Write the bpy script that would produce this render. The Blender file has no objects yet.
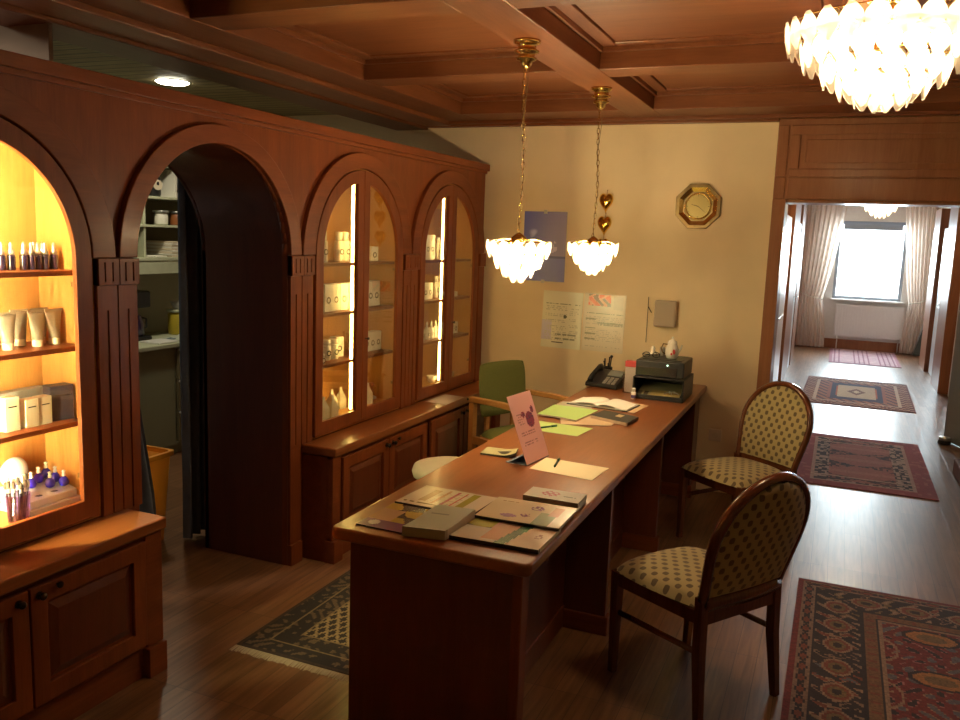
import bpy, bmesh, math, random
from mathutils import Vector, Matrix
random.seed(7)
PI = math.pi
scene = bpy.context.scene
COL = scene.collection
def R(a): return math.radians(a)
def lin(c):
    return tuple((x/12.92 if x <= .04045 else ((x+.055)/1.055)**2.4) for x in c)
def rgb(r, g, b): return lin((r/255, g/255, b/255))

# ------------------------------------------------------------------ materials
def new_mat(name):
    m = bpy.data.materials.new(name); m.use_nodes = True
    nt = m.node_tree; nt.nodes.clear()
    out = nt.nodes.new('ShaderNodeOutputMaterial')
    return m, nt, out
def setin(n, k, v):
    if k in n.inputs: n.inputs[k].default_value = v
def prin(nt, out, color=(.5,.5,.5), rough=.5, metal=0, coat=0, spec=.5):
    p = nt.nodes.new('ShaderNodeBsdfPrincipled')
    p.inputs['Base Color'].default_value = (*color[:3], 1)
    p.inputs['Roughness'].default_value = rough
    p.inputs['Metallic'].default_value = metal
    setin(p, 'Coat Weight', coat); setin(p, 'Coat Roughness', .15); setin(p, 'Specular IOR Level', spec)
    nt.links.new(p.outputs[0], out.inputs[0])
    return p
def plain(name, color, rough=.5, metal=0, coat=0, noise=0, nscale=20, bump=0):
    m, nt, out = new_mat(name); p = prin(nt, out, color, rough, metal, coat)
    tc = nt.nodes.new('ShaderNodeTexCoord')
    n = nt.nodes.new('ShaderNodeTexNoise'); n.inputs['Scale'].default_value = nscale; n.inputs['Detail'].default_value = 3
    nt.links.new(tc.outputs['Object'], n.inputs['Vector'])
    r = nt.nodes.new('ShaderNodeValToRGB'); a = max(0, 1-noise-.03); b = 1+noise*.6
    r.color_ramp.elements[0].color = (*[c*a for c in color], 1); r.color_ramp.elements[0].position = .3
    r.color_ramp.elements[1].color = (*[min(1, c*b) for c in color], 1); r.color_ramp.elements[1].position = .7
    nt.links.new(n.outputs['Fac'], r.inputs[0]); nt.links.new(r.outputs[0], p.inputs['Base Color'])
    if bump:
        b_ = nt.nodes.new('ShaderNodeBump'); b_.inputs['Strength'].default_value = bump; b_.inputs['Distance'].default_value = .002
        nt.links.new(n.outputs['Fac'], b_.inputs['Height']); nt.links.new(b_.outputs[0], p.inputs['Normal'])
    return m
def wood(name, light, dark, axis='Z', rough=.35, coat=.25):
    m, nt, out = new_mat(name); p = prin(nt, out, light, rough, 0, coat, .5 if coat > .1 else .28)
    tc = nt.nodes.new('ShaderNodeTexCoord'); mp = nt.nodes.new('ShaderNodeMapping')
    s = {'X': (1.2, 14, 14), 'Y': (14, 1.2, 14), 'Z': (14, 14, 1.2)}[axis]
    mp.inputs['Scale'].default_value = s
    nt.links.new(tc.outputs['Object'], mp.inputs['Vector'])
    n1 = nt.nodes.new('ShaderNodeTexNoise'); n1.inputs['Scale'].default_value = 1.0; n1.inputs['Detail'].default_value = 5
    n1.inputs['Distortion'].default_value = .8
    n2 = nt.nodes.new('ShaderNodeTexNoise'); n2.inputs['Scale'].default_value = 9; n2.inputs['Detail'].default_value = 2
    nt.links.new(mp.outputs[0], n1.inputs['Vector']); nt.links.new(mp.outputs[0], n2.inputs['Vector'])
    mx = nt.nodes.new('ShaderNodeMath'); mx.operation = 'MULTIPLY_ADD'; mx.inputs[1].default_value = .35
    nt.links.new(n2.outputs['Fac'], mx.inputs[0])
    ms = nt.nodes.new('ShaderNodeMath'); ms.operation = 'MULTIPLY'; ms.inputs[1].default_value = .65
    nt.links.new(n1.outputs['Fac'], ms.inputs[0]); nt.links.new(ms.outputs[0], mx.inputs[2])
    r = nt.nodes.new('ShaderNodeValToRGB')
    r.color_ramp.elements[0].position = .32; r.color_ramp.elements[0].color = (*dark, 1)
    r.color_ramp.elements[1].position = .66; r.color_ramp.elements[1].color = (*light, 1)
    nt.links.new(mx.outputs[0], r.inputs[0]); nt.links.new(r.outputs[0], p.inputs['Base Color'])
    return m
def planks(name, cols, bw, rh, rough, axis='Y', mortar=.0012, coat=.1):
    m, nt, out = new_mat(name); p = prin(nt, out, cols[0], rough, 0, coat)
    tc = nt.nodes.new('ShaderNodeTexCoord'); sp = nt.nodes.new('ShaderNodeSeparateXYZ'); cb = nt.nodes.new('ShaderNodeCombineXYZ')
    nt.links.new(tc.outputs['Object'], sp.inputs[0])
    a, b = ('Y', 'X') if axis == 'Y' else ('X', 'Y')
    nt.links.new(sp.outputs[a], cb.inputs['X']); nt.links.new(sp.outputs[b], cb.inputs['Y'])
    br = nt.nodes.new('ShaderNodeTexBrick'); br.offset = .37; br.offset_frequency = 1
    br.inputs['Scale'].default_value = 1; br.inputs['Brick Width'].default_value = bw; br.inputs['Row Height'].default_value = rh
    br.inputs['Mortar Size'].default_value = mortar; br.inputs['Mortar Smooth'].default_value = .2; br.inputs['Bias'].default_value = 0
    br.inputs['Color1'].default_value = (*cols[0], 1); br.inputs['Color2'].default_value = (*cols[1], 1)
    br.inputs['Mortar'].default_value = (*cols[2], 1)
    nt.links.new(cb.outputs[0], br.inputs['Vector'])
    mp = nt.nodes.new('ShaderNodeMapping'); mp.inputs['Scale'].default_value = (2.2, 30, 1)
    nt.links.new(cb.outputs[0], mp.inputs['Vector'])
    n = nt.nodes.new('ShaderNodeTexNoise'); n.inputs['Scale'].default_value = 1.5; n.inputs['Detail'].default_value = 5; n.inputs['Distortion'].default_value = .5
    nt.links.new(mp.outputs[0], n.inputs['Vector'])
    rr = nt.nodes.new('ShaderNodeValToRGB'); rr.color_ramp.elements[0].position = .3; rr.color_ramp.elements[1].position = .7
    rr.color_ramp.elements[0].color = (.62, .58, .55, 1); rr.color_ramp.elements[1].color = (1.15, 1.15, 1.15, 1)
    nt.links.new(n.outputs['Fac'], rr.inputs[0])
    mix = nt.nodes.new('ShaderNodeMixRGB'); mix.blend_type = 'MULTIPLY'; mix.inputs[0].default_value = 1
    nt.links.new(br.outputs['Color'], mix.inputs[1]); nt.links.new(rr.outputs[0], mix.inputs[2])
    nt.links.new(mix.outputs[0], p.inputs['Base Color'])
    bp = nt.nodes.new('ShaderNodeBump'); bp.inputs['Strength'].default_value = .25; bp.inputs['Distance'].default_value = .003
    nt.links.new(br.outputs['Fac'], bp.inputs['Height']); bp.invert = True
    nt.links.new(bp.outputs[0], p.inputs['Normal'])
    return m
def motif(name, ground, dot, ax, kx, ky, rough=.8):
    m, nt, out = new_mat(name); p = prin(nt, out, ground, rough)
    setin(p, 'Sheen Weight', .3)
    tc = nt.nodes.new('ShaderNodeTexCoord'); sp = nt.nodes.new('ShaderNodeSeparateXYZ')
    nt.links.new(tc.outputs['Object'], sp.inputs[0])
    def sine(o, k):
        a = nt.nodes.new('ShaderNodeMath'); a.operation = 'MULTIPLY'; a.inputs[1].default_value = k
        nt.links.new(sp.outputs[o], a.inputs[0])
        b = nt.nodes.new('ShaderNodeMath'); b.operation = 'SINE'; nt.links.new(a.outputs[0], b.inputs[0]); return b
    a, b = sine(ax[0], kx), sine(ax[1], ky)
    c = nt.nodes.new('ShaderNodeMath'); c.operation = 'MULTIPLY'
    nt.links.new(a.outputs[0], c.inputs[0]); nt.links.new(b.outputs[0], c.inputs[1])
    n = nt.nodes.new('ShaderNodeTexNoise'); n.inputs['Scale'].default_value = 60
    nt.links.new(tc.outputs['Object'], n.inputs['Vector'])
    d = nt.nodes.new('ShaderNodeMath'); d.operation = 'MULTIPLY_ADD'; d.inputs[1].default_value = .35
    nt.links.new(n.outputs['Fac'], d.inputs[0]); nt.links.new(c.outputs[0], d.inputs[2])
    r = nt.nodes.new('ShaderNodeValToRGB'); r.color_ramp.elements[0].position = .42; r.color_ramp.elements[1].position = .56
    r.color_ramp.elements[0].color = (*ground, 1); r.color_ramp.elements[1].color = (*dot, 1)
    nt.links.new(d.outputs[0], r.inputs[0]); nt.links.new(r.outputs[0], p.inputs['Base Color'])
    return m
def emit(name, color, strength):
    m, nt, out = new_mat(name); e = nt.nodes.new('ShaderNodeEmission')
    e.inputs[0].default_value = (*color, 1); e.inputs[1].default_value = strength
    nt.links.new(e.outputs[0], out.inputs[0]); return m
def glassy(name, tint=(1,1,1), gloss=.08, rough=.02, trans=None):
    m, nt, out = new_mat(name)
    t = nt.nodes.new('ShaderNodeBsdfTransparent'); t.inputs[0].default_value = (*tint, 1)
    g = nt.nodes.new('ShaderNodeBsdfGlossy'); g.inputs['Roughness'].default_value = rough
    fr = nt.nodes.new('ShaderNodeLayerWeight'); fr.inputs[0].default_value = .25
    mu = nt.nodes.new('ShaderNodeMath'); mu.operation = 'MULTIPLY_ADD'; mu.inputs[1].default_value = .3; mu.inputs[2].default_value = gloss
    nt.links.new(fr.outputs['Fresnel'], mu.inputs[0])
    mix = nt.nodes.new('ShaderNodeMixShader'); nt.links.new(mu.outputs[0], mix.inputs[0])
    nt.links.new(t.outputs[0], mix.inputs[1]); nt.links.new(g.outputs[0], mix.inputs[2])
    last = mix
    if trans:
        tl = nt.nodes.new('ShaderNodeBsdfTranslucent'); tl.inputs[0].default_value = (*trans[1], 1)
        m2 = nt.nodes.new('ShaderNodeMixShader'); m2.inputs[0].default_value = trans[0]
        nt.links.new(mix.outputs[0], m2.inputs[1]); nt.links.new(tl.outputs[0], m2.inputs[2]); last = m2
    nt.links.new(last.outputs[0], out.inputs[0]); return m
def painted_mat(name, rough=.6, coat=0, sheen=0):
    m, nt, out = new_mat(name); p = prin(nt, out, (.5,.5,.5), rough, 0, coat)
    a = nt.nodes.new('ShaderNodeVertexColor'); a.layer_name = 'Col'
    nt.links.new(a.outputs[0], p.inputs['Base Color']); setin(p, 'Sheen Weight', sheen)
    return m

CH_L, CH_D = (.235, .060, .015), (.155, .034, .009)      # cherry wood
W = {a: wood('cherry_'+a, CH_L, CH_D, a, .42, .08) for a in 'XYZ'}
WD = {a: wood('cherry_deep_'+a, (.15, .036, .012), (.10, .021, .007), a, .34, .2) for a in 'XYZ'}
WDESK = {a: wood('desk_'+a, (.31, .100, .028), (.22, .064, .017), a, .3, .25) for a in 'XYZ'}
WCEIL = {a: wood('ceiling_wood_'+a, (.21, .072, .026), (.145, .044, .015), a, .45, .06) for a in 'XYZ'}
WINT = wood('cabinet_lining', (.58, .29, .085), (.46, .21, .055), 'Z', .4, .1)
WHALL = wood('hall_door_wood', (.33, .135, .062), (.25, .092, .040), 'Z', .4, .1)
WCHAIR = wood('chair_frame_wood', (.17, .050, .018), (.09, .024, .009), 'Z', .22, .5)
WBEECH = wood('beech_frame', (.55, .27, .09), (.42, .19, .055), 'X', .4, .2)
M = dict(
    cream=plain('cream_wall', (.84, .68, .44), .85, noise=.04, nscale=3, bump=.05),
    hallwall=plain('hall_wall', (.78, .76, .72), .8, noise=.02),
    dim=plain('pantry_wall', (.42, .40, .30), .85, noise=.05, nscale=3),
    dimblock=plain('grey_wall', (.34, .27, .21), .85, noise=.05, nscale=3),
    pantry=plain('pantry_laminate', (.52, .54, .38), .5, noise=.03),
    pantrydark=plain('pantry_back', (.20, .17, .09), .7, noise=.05),
    brass=plain('brass', (.72, .50, .16), .18, 1, noise=.1, nscale=40),
    brassdark=plain('aged_brass', (.22, .15, .07), .35, 1, noise=.2, nscale=40),
    darkmetal=plain('dark_bronze', (.04, .03, .025), .3, .8),
    white=plain('white_plastic', (.80, .79, .75), .4),
    whitegloss=plain('white_gloss', (.85, .85, .84), .2, coat=.4),
    paper=plain('white_paper', (.80, .77, .68), .8),
    black=plain('black_plastic', (.015, .015, .017), .35),
    blackbox=plain('black_card', (.03, .03, .055), .5),
    greybox=plain('grey_card', (.28, .27, .25), .5),
    darkbottle=plain('violet_glass', (.022, .012, .035), .15, coat=.5),
    bluebottle=plain('cobalt_glass', (.02, .01, .42), .08, coat=.8),
    silver=plain('silver_cap', (.55, .55, .55), .3, .7),
    tube=plain('silver_tube', (.34, .29, .24), .32, .35, noise=.1, nscale=30),
    boxcream=plain('cream_card', (.66, .56, .42), .6),
    bag=plain('paper_bag', (.80, .76, .62), .7),
    blue=plain('blue_curtain', (.16, .21, .31), .9, noise=.1),
    orange=plain('orange_plastic', (.95, .42, .03), .45),
    green=plain('green_fabric', (.13, .145, .032), .9, noise=.15, nscale=200, bump=.2),
    stool=plain('cream_upholstery', (.60, .53, .36), .6),
    acrylic=glassy('clear_acrylic', (1, 1, 1), .03),
    glass=glassy('cabinet_glass', (.97, .98, .96), .02),
    crystal=glassy('cut_crystal', (1, .98, .93), .10, .08, trans=(.42, (1, .96, .88))),
    sheer=None,
    bulb=emit('bulb_glow', (1, .80, .50), 260),
    spot=emit('spot_glow', (1, .93, .72), 30),
    led=emit('led_strip', (1, .66, .17), 36),
    ledhot=emit('led_strip_bright', (1, .86, .42), 620),
    porcelain=plain('porcelain', (.75, .70, .62), .15, coat=.5),
    red=plain('red_plastic', (.55, .05, .05), .4),
    yellow=plain('yellow_tin', (.55, .42, .04), .4),
    screen=plain('grey_display', (.25, .28, .27), .2),
    bristle=plain('brush_bristle', (.10, .07, .05), .8),
    rad=plain('radiator_white', (.80, .78, .75), .4),
    winframe=plain('window_frame_grey', (.30, .33, .38), .4),
    doorwhite=plain('white_door_paint', (.72, .74, .76), .3, coat=.2),
    doorshade=plain('shaded_white_door', (.30, .31, .31), .45),  # white hall door in shadow, the shade put into its colour
    rubber=plain('rubber', (.05, .04, .04), .6),
    board=plain('dark_slate', (.05, .06, .05), .6),
    gold=plain('gold_foil', (.85, .55, .10), .15, 1),
    clockface=plain('clock_face', (.40, .31, .12), .3, .6),
    amber=plain('amber_wood', (.30, .10, .03), .4),
)
def sheer_mat():
    m, nt, out = new_mat('sheer_curtain')
    d = nt.nodes.new('ShaderNodeBsdfDiffuse'); d.inputs[0].default_value = (.86, .76, .68, 1)
    t = nt.nodes.new('ShaderNodeBsdfTranslucent'); t.inputs[0].default_value = (.90, .78, .68, 1)
    tr = nt.nodes.new('ShaderNodeBsdfTransparent')
    a = nt.nodes.new('ShaderNodeMixShader'); a.inputs[0].default_value = .55
    b = nt.nodes.new('ShaderNodeMixShader'); b.inputs[0].default_value = .12
    nt.links.new(d.outputs[0], a.inputs[1]); nt.links.new(t.outputs[0], a.inputs[2])
    nt.links.new(a.outputs[0], b.inputs[1]); nt.links.new(tr.outputs[0], b.inputs[2]); nt.links.new(b.outputs[0], out.inputs[0])
    return m
M['sheer'] = sheer_mat()
PAINT = painted_mat('printed_paper', .55)
PAINTG = painted_mat('printed_glossy', .25, .3)
RUGM = painted_mat('rug_pile', .95, 0, .1)
FLOOR = planks('floor_boards', ((.27, .135, .066), (.19, .090, .042), (.06, .028, .014)), .62, .085, .34)
STRIPS = planks('ceiling_strips', ((.34, .28, .13), (.28, .22, .10), (.05, .035, .015)), 4.0, .095, .6, axis='X', mortar=.006)
GOLD, OLV = (.40, .315, .14), (.115, .078, .036)
FXY = motif('chair_fabric_seat', GOLD, OLV, 'XY', 2*PI/.056, PI/.030)
FXZ = motif('chair_fabric_back', GOLD, OLV, 'XZ', 2*PI/.056, PI/.030)

# ------------------------------------------------------------------ geometry
class MB:
    def __init__(s): s.v = []; s.f = []; s.c = []; s.sm = []
    def face(s, idx, c=None, sm=False): s.f.append(tuple(idx)); s.c.append(c); s.sm.append(sm)
    def box(s, a, b, c=None):
        x0, y0, z0 = (min(a[i], b[i]) for i in range(3)); x1, y1, z1 = (max(a[i], b[i]) for i in range(3))
        n = len(s.v)
        s.v += [(x0,y0,z0),(x1,y0,z0),(x1,y1,z0),(x0,y1,z0),(x0,y0,z1),(x1,y0,z1),(x1,y1,z1),(x0,y1,z1)]
        for q in ((0,3,2,1),(4,5,6,7),(0,1,5,4),(1,2,6,5),(2,3,7,6),(3,0,4,7)): s.face([n+i for i in q], c)
        return s
    def obox(s, cen, size, ang=0, tilt=None, c=None):
        n0 = len(s.v); h = [d/2 for d in size]; s.box((-h[0],-h[1],-h[2]), (h[0],h[1],h[2]), c)
        m = Matrix.Rotation(ang, 4, 'Z')
        if tilt: m = m @ Matrix.Rotation(tilt[1], 4, tilt[0])
        for i in range(n0, len(s.v)):
            p = m @ Vector(s.v[i]); s.v[i] = (p.x+cen[0], p.y+cen[1], p.z+cen[2])
        return s
    def prism(s, pts, off, c=None, sm=False, caps=True):
        """closed 3D outline pts extruded by vector off"""
        n = len(s.v); k = len(pts)
        s.v += [tuple(p) for p in pts] + [tuple(p[i]+off[i] for i in range(3)) for p in pts]
        if caps:
            s.face(range(n, n+k), c); s.face(range(n+2*k-1, n+k-1, -1), c)
        for i in range(k):
            j = (i+1) % k; s.face((n+i, n+j, n+k+j, n+k+i), c, sm)
        return s
    def ring(s, A, B, off, c=None):
        """ring between closed outlines A (outer) and B (inner), extruded"""
        n = len(s.v); k = len(A)
        add = lambda P, o: [tuple(p[i]+o[i] for i in range(3)) for p in P]
        s.v += add(A,(0,0,0)) + add(B,(0,0,0)) + add(A,off) + add(B,off)
        for i in range(k):
            j = (i+1) % k
            s.face((n+i, n+j, n+k+j, n+k+i), c); s.face((n+2*k+i, n+3*k+i, n+3*k+j, n+2*k+j), c)
            s.face((n+i, n+2*k+i, n+2*k+j, n+j), c); s.face((n+k+i, n+k+j, n+3*k+j, n+3*k+i), c)
        return s
    def lathe(s, prof, cen=(0,0,0), n=24, c=None, sm=True, ang0=0, cap=True):
        b = len(s.v)
        for r, z in prof:
            for i in range(n):
                a = 2*PI*i/n+ang0; s.v.append((cen[0]+r*math.cos(a), cen[1]+r*math.sin(a), cen[2]+z))
        for k in range(len(prof)-1):
            for i in range(n):
                j = (i+1) % n; s.face((b+k*n+i, b+k*n+j, b+(k+1)*n+j, b+(k+1)*n+i), c, sm)
        if cap:
            s.face([b+i for i in range(n-1,-1,-1)], c); e = b+(len(prof)-1)*n; s.face([e+i for i in range(n)], c)
        return s
    def tube(s, path, rad, n=8, c=None, closed=False, ry=None, up=None):
        P = [Vector(p) for p in path]; k = len(P); b = len(s.v)
        rads = rad if isinstance(rad, (list, tuple)) else [rad]*k
        rys = (ry if isinstance(ry, (list, tuple)) else [ry]*k) if ry else rads
        prev = None
        for i, p in enumerate(P):
            if closed: t = (P[(i+1) % k]-P[i-1])
            else: t = P[min(i+1,k-1)]-P[max(i-1,0)]
            t.normalize()
            if up is not None: u = Vector(up)
            elif prev is None: u = Vector((0,0,1)) if abs(t.z) < .9 else Vector((1,0,0))
            else: u = prev
            u = (u - t*u.dot(t))
            if u.length < 1e-5: u = Vector((0,1,0)) - t*t.y
            u.normalize(); prev = u; w = t.cross(u)
            for j in range(n):
                a = 2*PI*(j+.5)/n
                q = p + u*math.cos(a)*rads[i] + w*math.sin(a)*rys[i]; s.v.append(tuple(q))
        m = k if closed else k-1
        for i in range(m):
            for j in range(n):
                i2 = (i+1) % k; j2 = (j+1) % n
                s.face((b+i*n+j, b+i*n+j2, b+i2*n+j2, b+i2*n+j), c, n > 4)
        if not closed:
            s.face([b+j for j in range(n-1,-1,-1)], c); s.face([b+(k-1)*n+j for j in range(n)], c)
        return s
    def sph(s, cen, r, n=14, c=None):
        rr = r if isinstance(r, (tuple, list)) else (r, r, r); b = len(s.v)
        s.v.append((cen[0], cen[1], cen[2]-rr[2]))
        for k in range(1, n//2):
            t = -PI/2+PI*k/(n//2)
            for i in range(n):
                a = 2*PI*i/n; s.v.append((cen[0]+rr[0]*math.cos(t)*math.cos(a), cen[1]+rr[1]*math.cos(t)*math.sin(a), cen[2]+rr[2]*math.sin(t)))
        s.v.append((cen[0], cen[1], cen[2]+rr[2])); top = len(s.v)-1; rows = n//2-1
        for i in range(n):
            j = (i+1) % n; s.face((b, b+1+j, b+1+i), c, True)
            for k in range(rows-1): s.face((b+1+k*n+i, b+1+k*n+j, b+1+(k+1)*n+j, b+1+(k+1)*n+i), c, True)
            s.face((b+1+(rows-1)*n+i, b+1+(rows-1)*n+j, top), c, True)
        return s
    def grid(s, fn, nu, nv, cf=None, sm=False, two=None):
        b = len(s.v)
        for j in range(nv+1):
            for i in range(nu+1): s.v.append(tuple(fn(i/nu, j/nv)))
        for j in range(nv):
            for i in range(nu):
                s.face((b+j*(nu+1)+i, b+j*(nu+1)+i+1, b+(j+1)*(nu+1)+i+1, b+(j+1)*(nu+1)+i), cf((i+.5)/nu, (j+.5)/nv) if cf else None, sm)
        return s
    def xform(s, m):
        s.v = [tuple(m @ Vector(p)) for p in s.v]; return s
    def build(s, name, mat, parent=None, off=(0,0,0), bevel=0, subs=0, solid=0, seg=2):
        me = bpy.data.meshes.new(name)
        me.from_pydata([(x-off[0], y-off[1], z-off[2]) for x, y, z in s.v], [], s.f)
        me.polygons.foreach_set('use_smooth', s.sm)
        if any(c is not None for c in s.c):
            at = me.color_attributes.new('Col', 'FLOAT_COLOR', 'CORNER'); buf = []
            for f, c in zip(s.f, s.c):
                c = c or (.6, .58, .52)
                buf += [c[0], c[1], c[2], 1.0]*len(f)
            at.data.foreach_set('color', buf)
        me.update()
        if len(s.f) < 6000:
            bm_ = bmesh.new(); bm_.from_mesh(me); bmesh.ops.recalc_face_normals(bm_, faces=bm_.faces); bm_.to_mesh(me); bm_.free()
        o = bpy.data.objects.new(name, me); COL.objects.link(o)
        me.materials.append(mat)
        if parent: o.parent = parent
        if solid:
            q = o.modifiers.new('t', 'SOLIDIFY'); q.thickness = solid; q.offset = 0
        if bevel:
            q = o.modifiers.new('b', 'BEVEL'); q.width = bevel; q.segments = seg; q.limit_method = 'ANGLE'; q.angle_limit = R(40)
        if subs:
            q = o.modifiers.new('s', 'SUBSURF'); q.levels = subs; q.render_levels = subs
        return o
def thing(name, label, cat, loc=(0,0,0), rz=0, group=None):
    o = bpy.data.objects.new(name, None); COL.objects.link(o); o.location = loc; o.rotation_euler = (0,0,rz)
    o.empty_display_size = .05
    return tag(o, label, cat, group)
def tag(o, label, cat, group=None):
    o['label'] = label; o['category'] = cat
    if group: o['group'] = group
    return o
def struct(o): o['kind'] = 'structure'; return o
def lab(o, t): o['label'] = t; return o
def place(o, loc, rz=0): o.location = loc; o.rotation_euler = (0,0,rz); return o
def dup(root, loc, rz, label, group=None):
    r = root.copy(); COL.objects.link(r); r.location = loc; r.rotation_euler = (0,0,rz); r['label'] = label
    if group: r['group'] = group
    for ch in list(root.children):
        c = ch.copy(); COL.objects.link(c); c.parent = r
        for g in list(ch.children):
            d = g.copy(); COL.objects.link(d); d.parent = c
    return r

# ------------------------------------------------------------------ camera
cy, sy, cp, sp = math.cos(-.399113711), math.sin(-.399113711), math.cos(.147697549), math.sin(.147697549)
fw = Vector((sy*cp, cy*cp, -sp)); r0 = Vector((cy, -sy, 0)); u0 = r0.cross(fw); ro = .0363350297
rv = r0*math.cos(ro)+u0*math.sin(ro); uv = -r0*math.sin(ro)+u0*math.cos(ro)
cam = bpy.data.cameras.new('camera'); co = bpy.data.objects.new('camera', cam); COL.objects.link(co)
mm = Matrix((rv, uv, -fw)).transposed().to_4x4(); mm.translation = (0,0,1.7); co.matrix_world = mm
cam.sensor_width = 36; cam.lens = 838.669*36/960; cam.clip_start = .05
scene.camera = co
scene.view_settings.view_transform = 'Standard'; scene.view_settings.look = 'None'; scene.view_settings.gamma = 1; scene.view_settings.use_curve_mapping = False
scene.view_settings.exposure = .34

# ------------------------------------------------------------------ the setting
XW = -2.452; YF = 5.83; ZB = 2.52; ZP = 2.62
struct(MB().box((-5.1,-2.0,-.06), (2.6,15.8,0)).build('floor', FLOOR))
# pantry floor shows a slightly greyer lino? keep boards
def wall(name, a, b, mat, **k): return struct(MB().box(a, b).build(name, mat, **k))
# far wall with the hall opening (x -0.40..1.35, z<2.0)
w = MB(); w.box((-5.1,YF,0), (-.44,YF+.27,2.75)); w.box((1.75,YF,0), (2.6,YF+.27,2.75)); w.box((-.44,YF+.02,2.0),(1.75,YF+.27,2.75))
struct(w.build('wall_far', M['cream']))
wall('wall_right', (2.5,-2.0,0), (2.6,YF,2.75), M['cream'])
wall('wall_back', (-5.1,-2.1,0), (2.6,-2.0,2.75), M['cream'])
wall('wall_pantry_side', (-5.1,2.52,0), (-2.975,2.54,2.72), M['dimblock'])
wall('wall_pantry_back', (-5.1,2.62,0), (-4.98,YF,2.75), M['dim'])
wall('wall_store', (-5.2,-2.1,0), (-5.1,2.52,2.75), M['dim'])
# wooden header and jambs of the opening
w = MB(); w.box((-.44,YF-.025,2.0), (2.5,YF+.02,2.50)); w.box((-.44,YF-.025,0), (-.36,YF+.29,2.0)); w.box((1.66,YF-.025,0), (1.75,YF+.29,2.0)); w.box((-.36,YF,1.98),(1.66,YF+.29,2.0))
struct(w.build('trim_1', WHALL, bevel=.003))
w = MB()
w.box((-.437,YF-.034,2.142), (-.372,YF-.02,2.46)); w.box((-.36,YF-.034,2.142), (2.5,YF-.02,2.19)); w.box((-.36,YF-.034,2.40),(2.5,YF-.02,2.46)); w.box((-.36,YF-.034,2.19),(-.30,YF-.02,2.40))
w.box((-.265,YF-.031,2.225),(2.5,YF-.02,2.37)); w.box((-.437,YF-.034,2.0), (-.372,YF-.02,2.134)); w.box((-.36,YF-.036,2.0),(2.5,YF-.02,2.134))
struct(w.build('trim_2', WHALL, bevel=.004))
# coffered ceiling
c = MB(); c.box((-3.2,-2.1,2.64), (2.6,YF+.1,2.74)); struct(c.build('ceiling', WCEIL['Y']))
BX = [(-2.75,-2.50), (-1.39,-1.17), (-.06,.16), (1.27,1.49)]
BY = [(-1.3,-1.08), (.05,.27), (1.42,1.64), (2.79,3.0), (4.14,4.34), (5.43,YF+.0)]
by = MB()
for a, b in BX: by.box((a,-2.1,ZB), (b,YF,2.65))
struct(by.build('trim_3', WCEIL['Y'], bevel=.004))
bx = MB()
for i, (a, b) in enumerate(BY):
    xs = [-2.5,-1.39,-1.17,-.06,.16,1.27,1.49,2.55]
    for k in range(0, 8, 2): bx.box((xs[k],a,ZB+.001), (xs[k+1],b,2.65))
struct(bx.build('trim_4', WCEIL['X'], bevel=.004))
fr = MB(); pn = MB()
ys = [-2.0] + [v for ab in BY for v in ab]
cells = [(ys[i], ys[i+1]) for i in range(0, len(ys)-1, 2)]
for (a, b) in [(-2.5,-1.39), (-1.17,-.06), (.16,1.27), (1.49,2.5)]:
    for (p, q) in cells:
        if q-p < .4: continue
        fr.box((a,p,2.60),(a+.02,q,2.645)); fr.box((b-.02,p,2.60),(b,q,2.645)); fr.box((a,p,2.60),(b,p+.02,2.645)); fr.box((a,q-.02,2.60),(b,q,2.645))
        fr.box((a+.02,p+.02,2.622),(a+.09,q-.02,2.645)); fr.box((b-.09,p+.02,2.622),(b-.02,q-.02,2.645)); fr.box((a+.09,p+.02,2.622),(b-.09,p+.09,2.645)); fr.box((a+.09,q-.09,2.622),(b-.09,q-.02,2.645))
        pn.box((a+.10,p+.10,2.628),(b-.10,q-.10,2.65))
struct(fr.build('trim_5', WCEIL['Y'], bevel=.004)); struct(pn.build('trim_6', WCEIL['X']))
# crown along far wall and left box beam
w = MB(); w.box((-3.2,YF-.05,2.483),(-.44,YF,2.60)); w.box((-3.2,YF-.09,2.50),(2.5,YF-.04,2.60)); struct(w.build('trim_7', WCEIL['X'], bevel=.004))
w = MB(); w.box((-3.22,-2.1,2.47),(-2.95,YF,2.70)); w.box((-2.95,-2.1,2.49),(-2.74,YF,2.66)); struct(w.build('trim_8', WCEIL['Y'], bevel=.006))
wall('ceiling_pantry', (-5.1,-2.1,2.60), (-3.2,YF+.1,2.66), STRIPS)

# ---- arched partition
ARC = [1.742, 2.898, 4.05, 5.20]; SPR = 1.57
def arcpts(c, rx, rz, n=28, a0=180, a1=0):
    return [(c+rx*math.cos(R(a0+(a1-a0)*i/n)), SPR+rz*math.sin(R(a0+(a1-a0)*i/n))) for i in range(n+1)]
def facade(mb, x0, x1, ops, y0, y1, zt):
    edges = [y0]
    for (c, rx, rz, zb) in ops: edges += [c-rx, c+rx]
    edges.append(y1)
    for i in range(0, len(edges), 2): mb.box((x0,edges[i],0), (x1,edges[i+1],zt))
    for (c, rx, rz, zb) in ops:
        P = arcpts(c, rx, rz)
        for k in range(len(P)-1):
            (ya, za), (yb, zb_) = P[k], P[k+1]; n = len(mb.v)
            mb.v += [(x1,ya,za),(x1,yb,zb_),(x1,yb,zt),(x1,ya,zt),(x0,ya,za),(x0,yb,zb_),(x0,yb,zt),(x0,ya,zt)]
            mb.face((n,n+1,n+2,n+3)); mb.face((n+5,n+4,n+7,n+6)); mb.face((n,n+4,n+5,n+1), None, True); mb.face((n+3,n+2,n+6,n+7))
        if zb > 0: mb.box((x0,c-rx,0), (x1,c+rx,zb))
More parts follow.
